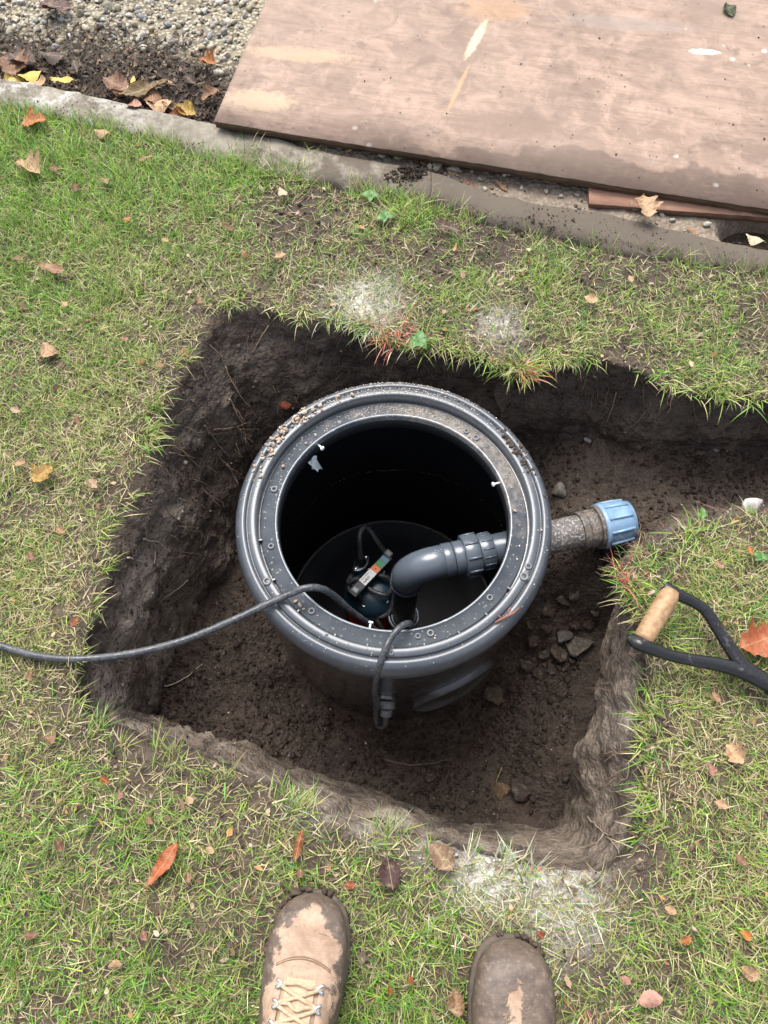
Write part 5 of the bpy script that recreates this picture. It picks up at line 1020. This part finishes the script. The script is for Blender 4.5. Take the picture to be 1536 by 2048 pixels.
# ------------------------------------------------------------ roots and twigs
M_ROOT = objcol_mat('root_bark', .85, .25, 120, .35, .5, .001)
def strand(name, pts, r, col, label, cat, group=None, lift=.004, jit=.0035, sub=None):
    P = [hit(u, v, lift) for u, v in pts]; P = catmull(P, 8); P = P+jit*np.stack([fbm(P+k*7, 60, 2, 150+k) for k in range(3)], 1); n = len(P); rad = r*np.linspace(1.0, .45, n)
    V, F = tube_np(P-P[0], rad, 7); o = np_mesh(name, V, F, M_ROOT); o.location = P[0]; o.color = (*col, 1); return tag(o, label, cat, group)
RC = (.24, .17, .12); RL = (.36, .29, .22)
for pts, r, c in [([(457, 797), (486, 861), (490, 888), (505, 920)], .0020, RC), ([(449, 734), (475, 787), (506, 826), (517, 866)], .0014, RC), ([(335, 907), (370, 914), (400, 936)], .0017, RC), ([(453, 927), (464, 949), (473, 967)], .0034, RC), ([(330, 1013), (343, 1032), (372, 1052)], .0016, RC), ([(356, 997), (400, 1015)], .0013, RC), ([(405, 848), (431, 879), (457, 914)], .0016, RC), ([(537, 650), (519, 677), (504, 705)], .0016, RC), ([(425, 860), (480, 850), (500, 842)], .0011, RC), ([(300, 1000), (330, 1040), (340, 1075)], .0010, RC)]: strand('root', pts, r, c, 'thin brown root trailing over the dark bank beside the chamber', 'root', 'roots on the left bank')
for pts, r in [([(282, 1079), (313, 1083), (339, 1103)], .0019), ([(253, 1115), (282, 1120)], .0019), ([(374, 1158), (343, 1182), (317, 1202)], .0016), ([(328, 1371), (361, 1362), (405, 1327)], .0016), ([(308, 1100), (306, 1130)], .0014)]: strand('root', pts, r, RL, 'pale stub of root sticking out low on the bank above the long cable', 'root', 'pale root stubs')
for pts, r in [([(1178, 1631), (1212, 1667), (1245, 1670)], .0018), ([(1212, 1667), (1190, 1692), (1165, 1700)], .0012), ([(1215, 1668), (1238, 1700), (1245, 1725)], .0013), ([(1200, 1655), (1175, 1680)], .0009), ([(1260, 1526), (1257, 1555), (1231, 1574)], .0015), ([(1245, 1670), (1268, 1662)], .0010)]: strand('root', pts, r, RL, 'pale branching root in the corner of the cut clay wall', 'root', 'roots in the clay corner')
strand('twig', [(1150, 1543), (1165, 1563), (1183, 1583)], .0030, (.06, .05, .04), 'dark peg of root poking from the cut clay wall', 'root')
strand('twig', [(768, 1524), (830, 1532), (900, 1524)], .0030, (.10, .08, .06), 'long brown twig lying on the pit floor', 'twig', None, .006)
strand('twig', [(1006, 1530), (992, 1567)], .0013, (.33, .28, .12), 'short green straw standing on the pit floor', 'straw'); strand('root', [(1234, 783), (1217, 829), (1200, 867)], .0013, RC, 'thin root hanging in the trench under the turf', 'root', None, .008)
tq = G(1015, 1232, 0); V, F = join_np([tube_np(np.array([[-.022, -.012, 0], [-.006, -.004, .003], [.010, .004, .002], [.020, .014, 0]]), [.002, .0024, .002, .0012], 7), tube_np(np.array([[0, 0, .002], [.002, .010, .003], [.006, .014, .002]]), .0012, 6), tube_np(np.array([[-.01, -.006, .002], [-.016, .0, .004]]), .0012, 6)])
o = np_mesh('twig', V, F, M_ROOT); r = math.hypot(tq[0]-TC[0], tq[1]-TC[1]); o.location = (tq[0], tq[1], rim_z(min(r, .28))+.004); o.color = (.22, .10, .07, 1); tag(o, 'reddish twig resting on the front of the chamber rim', 'twig')
# root hairs: too fine to count
parts = []
for _ in range(900):
    i = RNG.integers(0, NC); j = RNG.integers(0, 40)
    if clay[i] > .6 and RNG.random() < .7: continue
    b0 = WV[(3+j)*NC+i]; inn = np.array([-OUTN[i, 0], -OUTN[i, 1], 0]); L = RNG.uniform(.012, .055); d = inn*RNG.uniform(.3, 1)+np.array([RNG.normal(0, .5), RNG.normal(0, .5), -RNG.uniform(.1, 1.0)]); d /= np.linalg.norm(d); s = np.linspace(0, 1, 6)[:, None]
    P = b0+d*L*s+RNG.normal(0, .0028, (6, 3))*s+np.array([0, 0, -.01])*s**2; parts.append(tube_np(P, np.linspace(.0007, .0003, 6)*RNG.uniform(.7, 1.5), 4, False))
V, F = join_np(parts); o = np_mesh('root_hairs', V, F, M_ROOT); o.color = (.20, .14, .095, 1); tag(o, 'fine root hairs bristling from the pit banks', 'roots', None, 'stuff')

# ------------------------------------------------------------ fallen leaves
def leaf_mesh(kind, seed, curl):
    r = np.random.default_rng(seed); n, m = 26, 7; V = []
    for t in np.linspace(0, 1, n):
        if kind == 'oak': w = (.42*math.sin(math.pi*t**.85)**.8)*(1+.26*math.sin(t*19+seed))*(1-.3*(t < .12))
        elif kind == 'lance': w = .155*math.sin(math.pi*t)**.75
        else: w = .34*math.sin(math.pi*t**.8)**.85*(1+.06*math.sin(t*60))
        w = max(w, .008)
        for s in np.linspace(-1, 1, m):
            x = s*w*(1+.05*r.normal()*(abs(s) > .9)); y = t-.5; z = curl[0]*(abs(s)*w)**2*4+curl[1]*(y**2)*2+.05*math.sin(y*9+seed)*s+.03*r.normal()*.4; V.append((x, y+.12*abs(s)*w, z))
    V = np.array(V); F = grid_faces(n, m); W_ = V.copy(); W_[:, 2] -= .006
    st, sf = tube_np(np.array([[0, -.49, 0], [.015, -.54, .0], [.04, -.60, -.01]]), [.012, .010, .008], 5)
    V, F = join_np([(V, [F]), (W_, [F[:, ::-1]]), (st, sf)])
    o = np_mesh('leaf', V, F, M_LEAF); me = o.data; bpy.data.objects.remove(o); return me
LM = {(k, i): leaf_mesh(k, 10*j+i, [(.25, .08), (-.3, .12), (.55, .1)][i]) for j, k in enumerate(('oak', 'lance', 'ovate')) for i in range(3)}
LC = dict(orange=(.46, .17, .04), red=(.36, .10, .035), tan=(.46, .30, .17), pale=(.55, .43, .29), brown=(.23, .12, .065), dark=(.075, .048, .035), yellow=(.62, .45, .10), olive=(.22, .17, .05), pink=(.42, .23, .17), green=(.045, .10, .02), purple=(.11, .055, .05))
KINDW = dict(oak='lobed', lance='narrow', ovate='oval'); COLW = dict(orange='orange', red='red', tan='tan', pale='pale cream', brown='mid-brown', dark='blackish', yellow='yellow', olive='olive', pink='pinkish', green='green', purple='purple-brown')
def whereabouts(u, v):
    if v < 480 and u < 600: return 'in bright grass below the pale kerb'
    if v < 780 and u > 600: return 'in the turf strip between muddy kerb and trench'
    if u < 420 and v < 1180: return 'in yellowish grass beside the dark bank'
    if u < 420 and v < 1560: return 'in grass near the long trailing cable'
    if u > 1150 and v < 1440: return 'in grass around the spade handle'
    if u > 1150 and v < 1800: return 'in grass beside the cut clay wall'
    if u > 1090: return 'in grass beside the mud-caked boot'
    if u > 560: return 'in grass between the two boots'
    return 'in grass beside the clean boot'
def leaf(u, v, size, kind, col, rot, label, group=None, z=None, tilt=.09, var=None):
    if group:
        sz = 'tiny' if size < 24 else 'small' if size < 34 else 'large'; size = size*(.8 if 'lawn' in group else 1); place = whereabouts(u, v) if 'lawn' in group else label.split(' ', 2)[2]
        label = '%s %s %s dead leaf %s' % (sz, KINDW[kind], COLW[col], place); group = 'dead leaves '+place
    zz = .020 if z is None else z; p = G(u, v, zz); s = size*np.linalg.norm(p-np.array([0, 0, CH]))/FPX; o = link('fallen_leaf', LM[(kind, RNG.integers(0, 3) if var is None else var)])
    if z is None: p[2] = float(lawn_z(np.array([p[0]]), np.array([p[1]]))[0])+.021
    o.location = p; o.scale = (s, s, s); o.rotation_euler = (RNG.normal(0, tilt), RNG.normal(0, tilt), R(rot)); o.color = (*(np.array(LC[col])*RNG.uniform(.85, 1.15)), 1); return tag(o, label, 'leaf', group)
leaf(327, 1727, 88, 'lance', 'red', -35, 'long red and tan leaf lying on the lawn near the clean boot', var=0); leaf(598, 1690, 54, 'lance', 'orange', -12, 'narrow orange leaf on the lawn between pit and clean boot', var=1); leaf(1516, 1283, 78, 'oak', 'red', -70, 'orange-red oak leaf lying beside the black spade fork', var=0, tilt=.1)
leaf(1293, 413, 52, 'oak', 'tan', 5, 'tan oak leaf propped against the small brown board', z=.038, var=0); leaf(285, 180, 92, 'lance', 'olive', -62, 'long curled olive-brown leaf on the mulch beside the kerb', z=.012, var=2); leaf(68, 244, 42, 'oak', 'orange', -80, 'orange oak leaf on bright grass just below the kerb'); leaf(58, 338, 46, 'oak', 'tan', 60, 'crumpled tan oak leaf on bright lush grass'); leaf(895, 455, 62, 'lance', 'dark', 65, 'dark curled leaf in the grass below the muddy kerb', var=2)
leaf(780, 1745, 58, 'ovate', 'purple', 10, 'dark purple-brown leaf on the lawn between the chalky patch and clean boot', var=1); leaf(882, 1712, 60, 'ovate', 'pale', 40, 'pale curled leaf at the near pit edge by the chalky patch'); leaf(915, 2003, 44, 'ovate', 'tan', 5, 'tan leaf standing up against the mud-caked boot', z=.03, tilt=.6); leaf(105, 540, 58, 'lance', 'brown', 70, 'dark brown rolled leaf in the lawn'); leaf(95, 703, 40, 'oak', 'tan', 20, 'small tan oak leaf in yellowish grass'); leaf(85, 948, 46, 'oak', 'yellow', -40, 'yellow-tan oak leaf in straw-coloured grass'); leaf(1458, 20, 30, 'ovate', 'green', 10, 'dark green leaf lying on the plywood sheet', z=ZB+.008, tilt=.1); leaf(1510, 477, 34, 'ovate', 'pale', 50, 'pale leaf by the dark hole under the boards', z=.02); leaf(110, 12, 55, 'oak', 'purple', 70, 'dark red leaf on the pale gravel', z=.006)
for u, v, s, k, c, r in [(320, 207, 50, 'ovate', 'tan', 80), (370, 222, 42, 'ovate', 'yellow', 60), (345, 215, 40, 'lance', 'tan', 70), (232, 168, 52, 'ovate', 'brown', 60), (125, 160, 44, 'lance', 'yellow', 80), (80, 166, 36, 'ovate', 'tan', 50), (28, 130, 62, 'oak', 'brown', 20), (60, 148, 40, 'ovate', 'yellow', 110), (415, 124, 32, 'oak', 'orange', 60), (263, 166, 32, 'lance', 'yellow', 170), (420, 190, 36, 'ovate', 'brown', 130), (20, 155, 40, 'oak', 'yellow', 10), (240, 185, 40, 'lance', 'brown', 70), (45, 118, 50, 'oak', 'dark', 70), (305, 190, 44, 'ovate', 'brown', 10), (380, 160, 30, 'ovate', 'dark', 40), (150, 130, 36, 'lance', 'dark', 20), (355, 232, 34, 'ovate', 'orange', 100), (265, 212, 40, 'ovate', 'pink', 60), (105, 110, 40, 'ovate', 'dark', 90), (330, 165, 30, 'lance', 'tan', 100)]: leaf(u, v, s, k, c, r, 'dead leaf among rotted mulch on the gravel side of the kerb', 'leaves in the mulch', .010, .14)
for u, v, s, k, c, r in [(690, 301, 32, 'lance', 'yellow', 80), (842, 328, 36, 'ovate', 'orange', 60), (862, 336, 26, 'ovate', 'pink', 130), (1003, 372, 30, 'lance', 'brown', 40), (905, 342, 26, 'ovate', 'tan', 60), (1385, 462, 24, 'ovate', 'tan', 60), (940, 368, 30, 'ovate', 'brown', 30), (1180, 425, 20, 'ovate', 'tan', 30)]: leaf(u, v, s, k, c, r, 'dead leaf in the gravel strip between kerb and plywood edge', 'leaves under the plywood edge', .004, .12)
for u, v, s, k, c, r in [(203, 265, 34, 'ovate', 'tan', 70), (292, 317, 36, 'lance', 'tan', 110), (213, 367, 32, 'ovate', 'pale', 20), (108, 338, 24, 'ovate', 'brown', 50), (150, 375, 26, 'ovate', 'brown', 20), (255, 440, 18, 'ovate', 'orange', 80), (455, 453, 36, 'lance', 'brown', 60), (565, 384, 30, 'ovate', 'pale', 30), (560, 512, 28, 'ovate', 'tan', 120), (180, 642, 26, 'lance', 'brown', 120), (150, 1243, 26, 'ovate', 'orange', -30), (40, 926, 30, 'ovate', 'tan', 80), (185, 968, 34, 'ovate', 'pale', 40), (155, 840, 22, 'ovate', 'brown', 40), (375, 1755, 24, 'ovate', 'tan', 10), (700, 1770, 26, 'ovate', 'red', 80), (1470, 1508, 50, 'oak', 'tan', 30), (1500, 1945, 40, 'ovate', 'tan', 60), (1300, 2000, 50, 'ovate', 'pink', 100), (1182, 598, 34, 'ovate', 'tan', 60), (923, 551, 22, 'ovate', 'pale', 10), (1440, 1610, 30, 'ovate', 'tan', 60), (1420, 1540, 30, 'ovate', 'pink', 10), (1490, 1870, 26, 'ovate', 'orange', 50), (1080, 1870, 22, 'ovate', 'red', 50), (130, 610, 18, 'ovate', 'tan', 50), (30, 820, 24, 'ovate', 'pale', 70), (60, 1350, 26, 'ovate', 'tan', 0), (100, 1480, 28, 'ovate', 'brown', 60), (210, 1560, 24, 'ovate', 'orange', 60), (240, 1590, 20, 'ovate', 'pink', 10), (120, 1690, 30, 'ovate', 'brown', 40), (60, 1870, 26, 'ovate', 'brown', 90), (290, 1870, 24, 'ovate', 'pink', 30), (230, 1930, 28, 'ovate', 'tan', 100), (420, 1700, 22, 'ovate', 'tan', 60), (600, 1745, 24, 'ovate', 'brown', 20), (1340, 1820, 26, 'ovate', 'tan', 60), (1250, 1960, 24, 'ovate', 'pink', 60), (1480, 1720, 28, 'ovate', 'brown', 40), (1370, 1880, 24, 'ovate', 'orange', 110), (820, 1960, 20, 'ovate', 'red', 10), (780, 1980, 18, 'ovate', 'orange', 10), (1440, 1130, 22, 'ovate', 'pink', 60), (1500, 1100, 22, 'ovate', 'orange', 10), (1430, 1395, 26, 'ovate', 'tan', 30), (1260, 560, 20, 'ovate', 'tan', 10), (1380, 730, 20, 'ovate', 'pale', 0), (35, 520, 30, 'ovate', 'brown', 60), (330, 480, 20, 'ovate', 'tan', 60), (400, 600, 22, 'ovate', 'tan', 10), (250, 680, 20, 'ovate', 'pink', 80), (320, 730, 22, 'ovate', 'tan', 30), (120, 1060, 26, 'ovate', 'tan', 60), (60, 1110, 24, 'ovate', 'pink', 30), (380, 1600, 22, 'ovate', 'tan', 45), (300, 1640, 22, 'ovate', 'brown', 45)]: leaf(u, v, s, k, c, r, 'small dead leaf fragment caught in the lawn grass', 'dead leaf fragments in the lawn', None, .14)

# ------------------------------------------------------------ little weeds
M_WEED = simple('weed_leaf', (.055, .14, .025), .45, .4, 0, .2, 80, .2)
def weed(u, v, s, n, label):
    c = hit(u, v, .002) if v != 712 else G(836, 690, .006); e = empty('weed', tuple(c)); tag(e, label, 'weed')
    for k in range(n):
        a = k*6.283/n+RNG.uniform(-.4, .4); L = s*RNG.uniform(.7, 1.15); V = []
        for t in np.linspace(0, 1, 9):
            w = .34*L*max(.03, math.sin(math.pi*t**.7))*(1+.22*math.sin(t*20)); h = .012+L*(.5*t-.55*t*t)
            for q in (-1, -.5, 0, .5, 1): V.append((t*L, q*w, h+.12*w*abs(q)*2))
        V = np.array(V); ca, sa = math.cos(a), math.sin(a); V[:, :2] = np.column_stack([V[:, 0]*ca-V[:, 1]*sa, V[:, 0]*sa+V[:, 1]*ca]); np_mesh('leaf', V, grid_faces(9, 5), M_WEED, e)
    tube('stem', [(0, 0, -.006), (0, .001, .004), (0, 0, .014)], .0016, M_WEED, e, 6)
weed(742, 402, .022, 4, 'small broad-leaved weed in the mud below the kerb'); weed(838, 712, .025, 5, 'bright green weed hanging over the pit edge behind the chamber'); weed(1400, 1036, .014, 4, 'tiny clover sprig at the grassy edge of the trench'); weed(1515, 1120, .014, 5, 'clover patch in the grass above the spade'); weed(770, 445, .022, 4, 'low green weed among bright grass below the soil heap')
